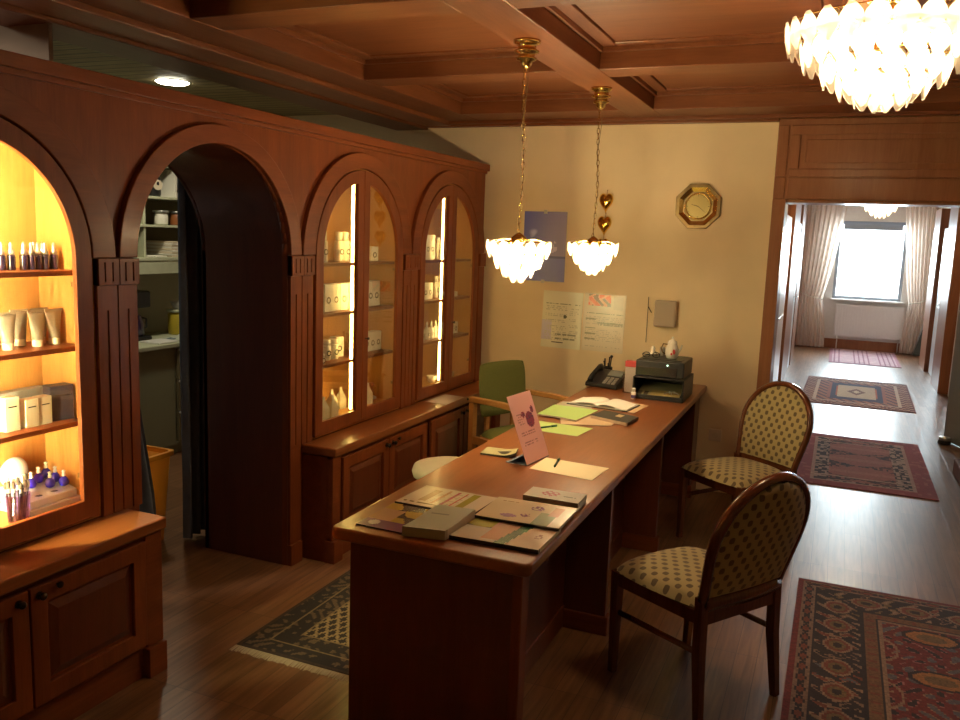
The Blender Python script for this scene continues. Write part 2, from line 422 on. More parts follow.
ops = [(ARC[0],.462,.462,.625), (ARC[1],.483,.47,0), (ARC[2],.462,.462,.625), (ARC[3],.462,.462,.625)]
f = MB(); facade(f, XW-.03, XW, ops, -2.0, 5.79, 2.17)
wl = struct(f.build('wall_left', W['Z']))
# tunnel and back of the partition
t = MB(); facade(t, -2.975, -2.95, [(ARC[1],.483,.47,0)], -2.0, 5.79, 2.15)
t.box((-2.95,-2.0,2.12),(XW-.03,5.79,2.15)); t.box((-2.95,5.765,0),(XW-.03,5.79,2.12))
P = arcpts(ARC[1], .483, .47); A = [(XW-.03,p[0],p[1]) for p in P]
Q = arcpts(ARC[1], .503, .49)
out = [(XW-.03, p[0], p[1]) for p in P]; oo = [(XW-.03, p[0], p[1]) for p in Q]
loopo = [(XW-.03, ARC[1]-.483,0)]+out+[(XW-.03,ARC[1]+.483,0)]; loopi = [(XW-.03, ARC[1]-.503,0)]+oo+[(XW-.03,ARC[1]+.503,0)]
n = len(t.v); k = len(loopo); D = -.49
for L in (loopo, loopi): t.v += L; t.v += [(x+D,y,z) for x,y,z in L]
for i in range(k-1):
    t.face((n+i,n+i+1,n+k+i+1,n+k+i), None, True); t.face((n+2*k+i,n+3*k+i,n+3*k+i+1,n+2*k+i+1), None, True)
struct(t.build('trim_9', WD['Z']))
# cornice, arch mouldings, pilasters, capitals as trim of the wall
w = MB(); w.box((-2.99,-2.0,2.165),(XW+.025,5.815,2.212)); w.box((XW-.01,-2.0,2.145),(XW+.012,5.80,2.166)); lab(w.build('cornice', W['Y'], wl, bevel=.003), 'cherry wood cornice')
for i, c in enumerate(ARC):
    rx, rz = (.483,.47) if i == 1 else (.464,.464)
    a = arcpts(c, .570, .548, 32); b = arcpts(c, rx, rz, 32); m_ = MB(); n = len(a)
    A = [(XW,p[0],p[1]) for p in a]; B = [(XW,p[0],p[1]) for p in b]
    m_.v += A+B+[(x+.024,y,z) for x,y,z in A]+[(x+.024,y,z) for x,y,z in B]
    for k in range(n-1):
        m_.face((2*n+k,3*n+k,3*n+k+1,2*n+k+1)); m_.face((k,2*n+k,2*n+k+1,k+1), None, True); m_.face((n+k,n+k+1,3*n+k+1,3*n+k), None, True)
    for e in (0, n-1): m_.face((e, n+e, 3*n+e, 2*n+e))
    m_.build('arch_moulding', W['Y'], wl, bevel=.004)
def pilaster(y, zb, last=False):
    for s in ((-1, 1) if not last else (-1,)):
        ya, yb = (y-.093, y-.003) if s < 0 else (y+.003, y+.093)
        p = MB(); x1 = XW+.018; g = .008; ym = (ya+yb)/2
        p.box((XW,ya,zb),(x1,ym-g/2,SPR-.1)); p.box((XW,ym+g/2,zb),(x1,yb,SPR-.1)); p.box((XW,ym-g/2,zb),(x1-.007,ym+g/2,SPR-.1)); p.box((x1-.008,ym-g/2,SPR-.19),(x1,ym+g/2,SPR-.1))
        p.build('pilaster', W['Z'], wl)
        cpt = MB(); xc = XW+.03; w_ = (yb-ya)+.004; y0 = ya-.002
        gs = [y0+w_*.3, y0+w_*.68]; e = [y0, gs[0]-.003, gs[0]+.003, gs[1]-.003, gs[1]+.003, y0+w_]
        cpt.box((XW,y0,SPR-.098),(xc-.006,y0+w_,SPR-.002))
        for k in (0,2,4): cpt.box((XW,e[k],SPR-.086),(xc,e[k+1],SPR-.014))
        cpt.box((XW,y0,SPR-.098),(xc,y0+w_,SPR-.084)); cpt.box((XW,y0,SPR-.016),(xc,y0+w_,SPR-.002))
        cpt.build('capital', W['Z'], wl, bevel=.0015)
pilaster(ARC[0]-.576, .61); pilaster(2.320, .61); pilaster(3.476, .61); pilaster(4.625, .61)
p = MB(); p.box((XW,5.69,.61),(XW+.018,5.79,SPR-.1)); p.build('pilaster', W['Z'], wl, bevel=.003)
p = MB(); p.box((XW,5.686,SPR-.098),(XW+.03,5.79,SPR-.002)); p.build('capital', W['Z'], wl, bevel=.003)
p = MB(); p.box((XW,3.384,0),(XW+.018,3.47,.62)); p.box((XW,3.380,0),(XW+.03,3.475,.11)); p.build('pilaster', W['Z'], wl, bevel=.003)

# ---- hall
HL, HR, HE = -.66, 1.42, 15.6
wall('wall_hall_left', (HL-.1,YF+.27,0), (HL,HE,2.75), M['hallwall'])
wall('wall_hall_right', (HR,YF+.27,0), (HR+.1,HE,2.75), M['hallwall'])
wall('ceiling_hall', (HL-.1,YF+.27,2.5), (HR+.1,HE+.1,2.6), plain('hall_ceiling', (.72,.52,.36), .6))
w = MB(); w.box((HL-.1,HE,0),(HR+.3,HE+.15,.84)); w.box((HL-.1,HE,2.16),(HR+.3,HE+.15,2.6)); w.box((HL-.1,HE,.84),(-.08,HE+.15,2.16)); w.box((.98,HE,.84),(HR+.3,HE+.15,2.16))
struct(w.build('wall_end', M['hallwall']))
w = MB(); w.box((-.08,HE+.04,.84),(.98,HE+.10,.90)); w.box((-.08,HE+.04,2.10),(.98,HE+.10,2.16)); w.box((-.08,HE+.04,.9),(-.03,HE+.10,2.1)); w.box((.93,HE+.04,.9),(.98,HE+.10,2.1)); w.box((.43,HE+.05,2.03),(.46,HE+.09,2.1))
wn = struct(w.build('window_1', M['winframe'], bevel=.004))
MB().box((-.03,HE+.06,.9),(.93,HE+.065,2.1)).build('window_pane', M['glass'], wn)
MB().box((-.10,HE-.10,.82),(1.02,HE+.05,.85)).build('window_sill', M['rad'], wn, bevel=.004)
MB().box((.0,HE-.02,2.02),(.90,HE+.03,2.11)).build('blind_cassette', M['winframe'], wn, bevel=.004)
wall('baseboard_end', (HL,HE-.02,0), (HR,HE,.16), WHALL)
# side doors and posts in the hall
def frame_post(name, x0, x1, y0, y1, z1=2.3): return wall(name, (x0,y0,0), (x1,y1,z1), WHALL, bevel=.004)
def hall_door(i, x, y0, y1, mat, side, tilt=0, handle=True):
    d = MB(); L = y1-y0
    d.box((-.02,0,.01),(.02,L,2.02)); d.box((-.026*1,.1,.2),(.026,L-.1,.95)); d.box((-.026,.1,1.1),(.026,L-.1,1.9))
    o = struct(d.build('door_%d' % i, mat, bevel=.003)); o.location = (x, y0, 0); o.rotation_euler.z = tilt
    h = MB(); s = side; yh = .09
    h.tube([(s*.02,yh,1.02),(s*.07,yh,1.02),(s*.075,yh+.11,1.02)], .008); h.box((s*.02,yh-.02,.94),(s*.028,yh+.02,1.1)); h.build('door_handle', M['silver'], o)
    return o
hall_door(1, HL+.10, 8.2, 10.1, M['doorwhite'], 1)
frame_post('trim_10', HL, HL+.12, 10.75, 12.1)
hall_door(2, HL+.09, 12.15, 12.75, M['doorwhite'], 1)
frame_post('trim_11', HL, HL+.12, 12.8, 13.7)
frame_post('trim_12', HL, HL+.06, 14.6, 15.5)
frame_post('trim_13', HR-.19, HR, 13.4, 14.2)
hall_door(3, HR-.12, 12.3, 13.3, M['doorwhite'], -1)
frame_post('trim_14', HR-.20, HR, 11.4, 12.25)
hall_door(4, HR-.09, 9.3, 11.2, M['doorwhite'], -1)
hall_door(5, 1.405, 7.68, 7.68+.94, M['doorshade'], -1, tilt=R(24))
wall('baseboard_right', (.95,6.35,0), (HR,7.3,.12), plain('dull_wood_base', (.20,.075,.035), .8), bevel=.01)

# ------------------------------------------------------------------ lights
def point(name, parent, loc, power, color, rad=.03):
    l = bpy.data.lights.new(name, 'POINT'); l.energy = power; l.color = color; l.shadow_soft_size = rad
    o = bpy.data.objects.new(name, l); COL.objects.link(o); o.parent = parent; o.location = loc; return o
WARM = (1, .70, .36)
def petal(w_, h_, t_=.004, n=14):
    m_ = MB(); k = len(m_.v)
    o_ = []
    for i in range(n):
        a = 2*PI*i/n; rr = 1+.10*math.cos(4*a)
        o_.append((w_/2*rr*math.cos(a), 0, h_/2*rr*math.sin(a)))
    m_.v.append((0, t_*1.6, 0)); m_.v += [(x, t_/2, z) for x, y, z in o_]; m_.v += [(x, -t_/2, z) for x, y, z in o_]; m_.v.append((0, -t_*1.6, 0))
    for i in range(n):
        j = (i+1) % n; m_.face((0, 1+j, 1+i)); m_.face((1+i, 1+j, 1+n+j, 1+n+i)); m_.face((1+2*n, 1+n+i, 1+n+j))
    return m_
def chandelier(name, label, cat, loc, group, drop, tiers, pw, big=False, chain=True, canr=.058):
    t = thing(name, label, cat, loc, 0, group)
    b = MB(); s = canr/.045
    b.lathe([(.001,0),(canr,0),(canr,-.007*s),(.040*s,-.012*s),(.031*s,-.015*s),(.031*s,-.030*s),(.041*s,-.033*s),(.041*s,-.038*s),(.028*s,-.042*s),(.026*s,-.052*s),(.034*s,-.056*s),(.033*s,-.062*s),(.020*s,-.068*s),(.019*s,-.078*s),(.010*s,-.086*s),(.003,-.090*s)][::-1], n=24)
    b.build('canopy', M['brass'], t)
    if chain:
        c = MB(); z = -.075*s; i = 0; L = .036
        while z > -drop+.01:
            pts = []
            for k in range(10):
                a = 2*PI*k/10; u, v = .0075*math.cos(a), L/2*math.sin(a)
                wob = .006*math.sin(z*9)
                pts.append((u+wob, 0, z-L/2+v) if i % 2 == 0 else (wob, u, z-L/2+v))
            c.tube(pts, .0016, 5, closed=True); z -= L*.80; i += 1
        c.build('chain', M['brass'], t)
        w_ = MB(); w_.tube([(.003+.008*math.sin(k*.9), .003*math.cos(k), -.07*s-(drop-.07*s)*k/14) for k in range(15)], .0016, 5); w_.build('cord', M['brassdark'], t)
    else:
        MB().lathe([(.012,-drop),(.012,-.06)], n=12).build('stem', M['brass'], t)
    h = MB(); h.lathe([(.006,-drop-.03),(.03,-drop-.02),(.034,-drop),(.02,-drop+.012),(.006,-drop+.022)], n=20)
    R0 = tiers[0][0]
    for (r, z, n_, w0, h0) in tiers:
        h.tube([(r*math.cos(2*PI*k/32), r*math.sin(2*PI*k/32), z+h0*.42) for k in range(32)], .0028, 6, closed=True)
    for k in range(6):
        a = 2*PI*k/6; pth = [(0,0,-drop-.01), (R0*.6*math.cos(a), R0*.6*math.sin(a), -drop-.005)]
        pth += [(r*math.cos(a), r*math.sin(a), z+h0*.42) for (r, z, n_, w0, h0) in tiers]
        h.tube(pth, .0028, 6)
    h.build('frame', M['brass'], t)
    proto = None
    for ti, (r, z, n_, w0, h0) in enumerate(tiers):
        me = None
        for k in range(n_):
            a = 2*PI*(k+.5*(ti % 2))/n_
            if me is None:
                o = petal(w0, h0).build('crystal_plate', M['crystal'], t); me = o.data
            else:
                o = bpy.data.objects.new('crystal_plate', me); COL.objects.link(o); o.parent = t
            o.location = (r*math.cos(a), r*math.sin(a), z); o.rotation_euler = (R(-10), 0, a-PI/2)
    nb = 5 if big else 3
    for k in range(nb):
        a = 2*PI*k/nb+.5; rr = R0*.42; zz = -drop-(.06 if not big else .07)
        b = MB(); b.sph((rr*math.cos(a), rr*math.sin(a), zz), (.016,.016,.03), 12); b.build('bulb', M['bulb'], t)
        b = MB(); b.lathe([(.012,0),(.012,.03)], (rr*math.cos(a), rr*math.sin(a), zz+.026), 12); b.build('socket', M['brass'], t)
        point('bulb_light', t, (rr*math.cos(a), rr*math.sin(a), zz), pw/nb, WARM, .02)
    return t
SM = [(.135,-.875,15,.052,.075),(.102,-.925,12,.050,.070),(.068,-.965,9,.044,.062),(.030,-.995,5,.036,.05)]
chandelier('pendant_lamp', 'nearer small crystal pendant on a chain above the desk, in front of the blue poster', 'lamp', (-1.30,3.47,ZB), 'small crystal pendants over the desk', .825, SM, 100)
chandelier('pendant_lamp', 'farther small crystal pendant on a chain, hanging beside the golden hearts', 'lamp', (-1.285,4.62,ZB), 'small crystal pendants over the desk', .825, SM, 100)
BIG = [(.315,-.125,26,.076,.10),(.262,-.18,22,.074,.095),(.195,-.235,17,.070,.09),(.140,-.28,12,.066,.08),(.085,-.315,8,.06,.07),(.03,-.335,4,.045,.055)]
chandelier('crystal_chandelier', 'large glowing crystal chandelier close under the coffered ceiling', 'chandelier', (.075,3.2,ZB), None, .10, BIG, 46, True, False, .07)
HLT = [(.20,-.30,18,.066,.085),(.15,-.36,14,.062,.08),(.10,-.41,10,.056,.07),(.05,-.44,6,.045,.06)]
chandelier('hall_chandelier', 'small crystal ceiling lamp at the far end of the hall before the window', 'lamp', (.34,10.0,2.5), None, .24, HLT, 38, True, False, .06)
# recessed spot over the partition
t = thing('ceiling_spotlight', 'round white recessed spotlight in the slatted ceiling above the partition', 'spotlight', (-4.03,4.33,2.60))
MB().lathe([(.075,-.004),(.105,-.004),(.112,-.001),(.112,.002)], n=32, cap=False).build('spot_ring', M['whitegloss'], t)
MB().lathe([(.001,-.012),(.09,-.012),(.105,-.003)], n=32, cap=False).build('spot_lens', M['spot'], t)
l = bpy.data.lights.new('spot_light', 'SPOT'); l.energy = 36; l.color = (1, .88, .62); l.spot_size = R(150); l.spot_blend = .6; l.shadow_soft_size = .07
o = bpy.data.objects.new('spot_light', l); COL.objects.link(o); o.parent = t; o.location = (0,0,-.03)
t = thing('ceiling_spotlight', 'added unseen recessed spotlight nearer the camera, lighting the grey wall', 'spotlight', (-3.55,1.75,2.60))  # spotlight added out of view to light the grey wall above the partition
MB().lathe([(.075,-.004),(.105,-.004),(.112,-.001),(.112,.002)], n=32, cap=False).build('spot_ring', M['whitegloss'], t)
MB().lathe([(.001,-.012),(.09,-.012),(.105,-.003)], n=32, cap=False).build('spot_lens', M['spot'], t)
l = bpy.data.lights.new('spot_light', 'SPOT'); l.energy = 60; l.color = (1, .80, .62); l.spot_size = R(172); l.spot_blend = .6; l.shadow_soft_size = .07
o = bpy.data.objects.new('spot_light', l); COL.objects.link(o); o.parent = t; o.location = (0,0,-.03)
# daylight through the hall window
l = bpy.data.lights.new('window_daylight', 'AREA'); l.shape = 'RECTANGLE'; l.size = 1.0; l.size_y = 1.2; l.energy = 130; l.color = (.72, .88, 1)
o = bpy.data.objects.new('window_daylight', l); COL.objects.link(o); o.location = (.45, HE+.6, 1.75); o.rotation_euler = (R(-80), 0, 0)
wd = bpy.data.worlds.new('sky'); scene.world = wd; wd.use_nodes = True
wd.node_tree.nodes['Background'].inputs[0].default_value = (.85, .93, 1, 1); wd.node_tree.nodes['Background'].inputs[1].default_value = 7.5

# ------------------------------------------------------------------ display cabinets
def half_outline(side, hw, rad, st, zb, n=22):
    """closed outline (y,z) of one arched door, hw inner y (near the centre), rad arc radius"""
    y0 = st; a0 = math.acos(y0/rad); pts = [(y0, zb)]
    for i in range(n+1):
        a = a0*(1-i/n); pts.append((rad*math.cos(a), SPR-.005+rad*math.sin(a)))
    pts.append((rad, zb))
    return [(side*y, z) for y, z in pts]
def display_cabinet(c, label, led, knob_side):
    t = thing('display_cabinet', label, 'cabinet', (XW+.016, c, 0), 0, 'arched display cabinets in the partition')
    b = MB(); b.box((-.29,-.49,.60),(-.275,.49,2.08)); b.build('back_panel', WINT, t)
    b = MB(); b.box((-.29,-.49,.62),(-.035,-.472,2.08)); b.box((-.29,.472,.62),(-.035,.49,2.08)); b.box((-.29,-.49,.60),(-.035,.49,.665)); b.box((-.29,-.49,2.07),(-.035,.49,2.09))
    for s in (-1, 1):
        b.ring([(-.0345,y,z) for y, z in half_outline(s, 0, .490, .0005, .6145)], [(-.0345,y,z) for y, z in half_outline(s, 0, .428, .0006, .664)], (.0205,0,0))
    b.build('carcass', WINT, t)
    for z in (1.525, 1.255, .98): MB().box((-.275,-.472,z-.018),(-.055,.472,z)).build('shelf', W['Y'], t, bevel=.002)
    for s in (-1, 1):
        A = [(-.012,y,z) for y, z in half_outline(s, 0, .4605, .0015, .6275)]
        B = [(-.012,y,z) for y, z in half_outline(s, 0, .392, .062, .700)]
        d = MB().ring(A, B, (.020,0,0)).build('door', W['Z'], t, bevel=.003)
        g = MB(); g.prism([(-.004,y,z) for y, z in half_outline(s, 0, .396, .058, .696)], (.003,0,0)); g.build('glass_pane', M['glass'], d)
        if s == knob_side: MB().tube([(.008,s*.03,1.10),(.022,s*.03,1.10),(.030,s*.03,1.10)], [.004,.004,.009], 10).build('knob', M['darkmetal'], d)
        for z in (1.47, .78): MB().box((-.03,s*.425,z),(-.014,s*.40,z+.018)).build('hinge', M['brassdark'], d)
    MB().box((-.070,-.006,.69),(-.060,.006,1.98)).build('light_strip', led, t)
    MB().box((-.044,.464,.69),(-.040,.470,1.60)).build('light_strip', led, t)
    return t
led0 = M['ledhot']
display_cabinet(ARC[0], 'brightly lit arched glass cabinet at the left edge holding bottles and tubes', led0, 1)
display_cabinet(ARC[2], 'arched two-door glass cabinet right of the archway with white boxes', M['led'], 1)
display_cabinet(ARC[3], 'arched two-door glass cabinet nearest the cream wall', emit('led_strip_dim', (1,.66,.2), 24), 1)
# ------------------------------------------------------------------ base cabinets
XB = -2.27
def panel_door(parent, y0, y1, knob_y, key=None):
    z0, z1 = .14, .545; d = MB(); f = .062
    A = [(XB,y0+.002,z0),(XB,y1-.002,z0),(XB,y1-.002,z1),(XB,y0+.002,z1)]
    B = [(XB,y0+f,z0+f),(XB,y1-f,z0+f),(XB,y1-f,z1-f),(XB,y0+f,z1-f)]
    d.ring(A, B, (.02,0,0)); d.box((XB,y0+f,z0+f),(XB+.006,y1-f,z1-f))
    o = d.build('door', W['Z'], parent, off=parent.location, bevel=.003)
    r_ = MB(); g = f+.012; h = f+.040; a = XB+.006; bq = XB+.017; n = 0
    r_.v += [(a,y0+g,z0+g),(a,y1-g,z0+g),(a,y1-g,z1-g),(a,y0+g,z1-g),(bq,y0+h,z0+h),(bq,y1-h,z0+h),(bq,y1-h,z1-h),(bq,y0+h,z1-h)]
    for q in ((0,1,5,4),(1,2,6,5),(2,3,7,6),(3,0,4,7),(4,5,6,7)): r_.face(q)
    r_.build('raised_panel', WD['Z'], o, off=parent.location)
    k = MB(); zz = .515
    k.sph((XB+.040,knob_y,zz), (.010,.013,.013), 12); k.tube([(XB+.018,knob_y,zz),(XB+.034,knob_y,zz)], .005, 8); k.tube([(XB+.019,knob_y,zz),(XB+.023,knob_y,zz)], .013, 14)
    k.build('knob', M['darkmetal'], o, off=parent.location)
    if key:
        k = MB(); k.tube([(XB+.018,key,.528),(XB+.032,key,.528)], .004, 8); k.tube([(XB+.032,key,.528),(XB+.038,key,.528)], .011, 12); k.build('key', M['darkmetal'], o, off=parent.location)
def base_cab(label, y0, y1, doors, posts):
    t = thing('base_cabinet', label, 'cabinet', (XB,(y0+y1)/2,0), 0, 'low cherry wood base cabinets')
    b = MB(); b.box((XW+.002,y0,.0),(XB-.02,y1,.56)); b.box((XB-.03,y0,.12),(XB,y1,.14)); b.box((XB-.03,y0,.545),(XB,y1,.565)); b.box((XB-.02,y0,.0),(XB-.012,y1,.12))
    for (a, c_) in posts: b.box((XB-.03,a,.12),(XB+.008,c_,.565))
    b.build('body', W['Y'], t, off=t.location, bevel=.003)
    for (a, c_) in posts: MB().box((XB-.04,a-.004,0),(XB+.022,c_+.004,.118)).build('plinth_block', W['Y'], t, off=t.location, bevel=.003)
    for (a, c_, k, key) in doors: panel_door(t, a, c_, k, key)
base_cab('low panelled cabinet at the lower left below the bright display cabinet', .20, 2.333, [(.74,1.25,.79,None),(1.275,1.757,1.718,None),(1.760,2.245,1.792,1.86)], [(2.252,2.333)])
base_cab('low panelled cabinet right of the archway, behind the desk corner', 3.505, 4.58, [(3.585,4.065,4.03,None),(4.068,4.548,4.103,4.16)], [(3.505,3.58)])
base_cab('low panelled cabinet at the far end against the cream wall', 4.585, 5.80, [(4.60,5.09,5.05,None),(5.093,5.58,5.13,None)], [(5.70,5.80)])
for a, b, l in ((.15,2.342,'cherry countertop of the lower left cabinets'), (3.495,5.825,'long cherry countertop under the two far display cabinets')):
    tag(MB().box((XW+.002,a,.566),(XB+.028,b,.612)).build('countertop', WDESK['Y'], bevel=.008, seg=3), l, 'countertop', 'countertops')

# ------------------------------------------------------------------ desk
t = thing('reception_desk', 'long cherry wood reception desk with rounded top running to the wall', 'desk', (-1.1,4.0,0))
def rrect(x0, y0, x1, y1, r, z, n=6, rs=None):
    P = []
    for (cx_, cy_, a0) in ((x1-r,y1-r,0),(x0+r,y1-r,90),(x0+r,y0+r,180),(x1-r,y0+r,270)):
        for i in range(n+1):
            a = R(a0+90*i/n); P.append((cx_+r*math.cos(a), cy_+r*math.sin(a), z))
    return P
d = MB(); P = rrect(-1.455,2.235,-.760,5.82,.028,.700,8); d.prism(P, (0,0,.042)); d.build('desk_top', WDESK['Y'], t, off=t.location, bevel=.009, seg=3)
d = MB(); d.box((-1.405,2.285,0),(-.80,2.315,.70)); d.build('end_panel', WD['Z'], t, off=t.location, bevel=.003)
d = MB(); d.box((-.83,2.282,0),(-.797,2.35,.70)); d.build('corner_post', W['Z'], t, off=t.location, bevel=.006)
d = MB(); d.box((-1.015,2.315,0),(-.99,5.80,.70)); d.box((-1.0,2.32,0),(-.983,5.80,.10)); d.build('modesty_panel', WD['Z'], t, off=t.location, bevel=.003)
for y in (3.39, 4.48, 5.60):
    d = MB(); d.box((-.99,y,0),(-.80,y+.035 if y < 5 else 5.80,.70)); d.build('side_panel', WD['Z'], t, off=t.location, bevel=.003)
    d = MB(); d.box((-.99,y-.012,0),(-.785,y+.047 if y < 5 else 5.82,.085)); d.build('plinth', W['X'], t, off=t.location, bevel=.005)
d = MB(); d.box((-1.35,3.3,.60),(-1.02,5.7,.63)); d.box((-1.38,5.55,0),(-1.02,5.80,.70)); d.build('inner_frame', WD['Y'], t, off=t.location)

# ------------------------------------------------------------------ chairs
def visitor_chair(label, loc, rz):
    t = thing('visitor_chair', label, 'chair', loc, rz, 'round-backed visitor chairs at the desk')
    # seat frame and cushion
    fr_ = MB(); zt = .425
    for a, b in (((-.215,.205),(.215,.205)), ((-.215,.205),(-.195,-.20)), ((.215,.205),(.195,-.20)), ((-.195,-.205),(.195,-.205))):
        fr_.tube([(a[0],a[1],zt-.035),(b[0],b[1],zt-.035)], .034, 4, ry=.016, up=(0,0,1))
    fr_.build('seat_frame', WCHAIR, t)
    def seat(u, v):
        # superellipse mapping of the unit square
        a, b = 2*u-1, 2*v-1
        x = a*math.sqrt(1-b*b*.18); y = b*math.sqrt(1-a*a*.18)
        wx = .245-.03*(1-v); e = (1-abs(a)**4)*(1-abs(b)**4)
        return (x*wx, .012+y*.235, zt-.005+.055*e**.5)
    s_ = MB(); s_.grid(seat, 22, 22, None, True)
    n = len(s_.v); s_.v += [(-.2,-.2,zt-.004),(.2,-.2,zt-.004),(.2,.2,zt-.004),(-.2,.2,zt-.004)]
    s_.build('seat_cushion', FXY, t)
    for sx in (-1, 1):
        l_ = MB(); l_.tube([(sx*.215,.205,zt-.002),(sx*.215,.205,.3),(sx*.212,.208,.0)], [.028,.025,.019], 4, up=(1,0,0)); l_.build('front_leg', WCHAIR, t, bevel=.003)
        l_ = MB(); l_.tube([(sx*.212,-.24,0),(sx*.203,-.212,.25),(sx*.200,-.205,.47)], [.020,.026,.026], 4, up=(1,0,0)); l_.build('rear_leg', WCHAIR, t, bevel=.003)
        l_ = MB(); l_.tube([(sx*.213,.20,.255),(sx*.204,-.21,.265)], .012, 8, ry=.008); l_.build('stretcher', WCHAIR, t)
    # back frame
    def yb(z): return -.207-.24*(z-.45)-.05*(z-.45)**2
    pts = []
    for z, x in ((.43,.200),(.50,.207),(.58,.222),(.64,.232)): pts.append((x, yb(z), z))
    for i in range(1, 24):
        a = PI*i/24; z = .675+.238*math.sin(a)**.95; pts.append((.236*math.cos(a), yb(z), z))
    for z, x in ((.64,.232),(.58,.222),(.50,.207),(.43,.200)): pts.append((-x, yb(z), z))
    b = MB(); b.tube(pts, .021, 8, ry=.017, up=(0,1,.2)); b.build('back_frame', WCHAIR, t)
    b = MB()
    bp_ = [(-.20+.4*i/12, yb(.455)-.012-.02*math.cos(PI*(i/12-.5)), .452) for i in range(13)]
    b.tube(bp_, .030, 6, ry=.014, up=(0,0,1)); b.build('back_rail', WCHAIR, t)
    def hw(z):
        if z < .66: return .196+(z-.47)*.16
        return .224*math.sqrt(max(0, 1-((z-.66)/.240)**2))
    for s_, dy in ((1, .008), (-1, -.016)):
        def pad(u, v):
            z = .475+(.897-.475)*v; h = max(hw(z), .004); a = 2*u-1; e = (1-a**4)*(1-(2*v-1)**6)
            return (a*h, yb(z)+dy+s_*.014*max(e,0)-.012*(1-a*a), z)
        p = MB(); p.grid(pad, 18, 24, None, True); o_ = p.build('backrest_pad' if s_ > 0 else 'rear_upholstery', FXZ, t)
    return t
visitor_chair('nearer round-backed visitor chair with gold patterned seat, seen from behind', (-.40,3.17,0), R(56.5))
visitor_chair('farther round-backed visitor chair facing the camera against the cream wall', (-.425,4.83,0), R(142.4))

# green armchair of the receptionist
t = thing('armchair', 'beech armchair with green upholstery behind the desk', 'chair', (-1.74,4.95,0), R(-113))
for sx in (-1, 1):
    a = MB(); a.tube([(sx*.25,-.275,.665),(sx*.25,0,.672),(sx*.245,.25,.665)], .024, 4, ry=.03, up=(0,0,1)); a.build('armrest', WBEECH, t, bevel=.006)
    for y, z1 in ((-.25,.645), (.22,.645)):
        a = MB(); a.box((sx*.25-.019,y-.02,0),(sx*.25+.019,y+.02,z1)); a.build('leg', WBEECH, t, bevel=.004)
    a = MB(); a.tube([(sx*.262,-.277,.665),(sx*.276,-.277,.665)], .007, 10); a.build('dowel', M['darkmetal'], t)
    a = MB(); a.box((sx*.25-.012,-.24,.38),(sx*.25+.012,.21,.43)); a.build('side_rail', WBEECH, t, bevel=.003)
a = MB()
def sq(u, v):
    A, B = 2*u-1, 2*v-1; e = max(0,(1-A**6)*(1-B**6))
    return (A*.225*math.sqrt(1-.1*B*B), B*.24*math.sqrt(1-.1*A*A), .43+.05*e**.5)
a.grid(sq, 16, 16, None, True); a.build('seat', M['green'], t)
MB().box((-.21,-.22,.405),(.21,.22,.432)).build('seat_base', WBEECH, t)
b = MB(); P = []
for (x, z) in [(p[0], p[1]) for p in rrect(-.215,.56,.215,.89,.065,0,8)]: P.append((x, z))
n = len(P); cyl = lambda x: -.25+.35*x*x*1.0
b.v = [(x, cyl(x)-.07*(z-.6)+.02, z) for x, z in P]+[(x, cyl(x)-.07*(z-.6)-.02, z) for x, z in P]
b2 = MB()
def bk(u, v, s_):
    A, B = 2*u-1, 2*v-1; x = A*.215*math.sqrt(1-.14*B*B*B*B); z = .715+B*.175*math.sqrt(1-.12*A**4)
    e = max(0,(1-A**8)*(1-B**8))**.5
    return (x, -.245+.5*x*x-.10*(z-.6)+s_*.022*e, z)
b2.grid(lambda u, v: bk(u, v, 1), 18, 14, None, True); b2.grid(lambda u, v: bk(u, v, -1), 18, 14, None, True); b2.build('backrest', M['green'], t)
for sx in (-1,1):
    a = MB(); a.box((sx*.12-.015,-.262,.40),(sx*.12+.015,-.242,.62)); a.build('back_support', WBEECH, t)
# stool
t = thing('stool', 'round cream upholstered stool behind the desk', 'stool', (-1.78,3.86,.0075))
MB().lathe([(.001,.43),(.16,.43),(.188,.445),(.195,.47),(.185,.497),(.15,.508),(.001,.512)], n=36, cap=False).build('seat', M['stool'], t)
MB().lathe([(.02,.03),(.02,.30),(.028,.31),(.028,.43)], n=16).build('column', M['silver'], t)
for k in range(5):
    a = 2*PI*k/5+.3; q = MB(); q.tube([(.02*math.cos(a),.02*math.sin(a),.09),(.24*math.cos(a),.24*math.sin(a),.06)], [.018,.012], 6); q.build('leg', M['black'], t)
    q = MB(); q.tube([(.235*math.cos(a)-.012,.235*math.sin(a),.026),(.235*math.cos(a)+.012,.235*math.sin(a),.026)], .025, 12); q.build('caster', M['black'], t)

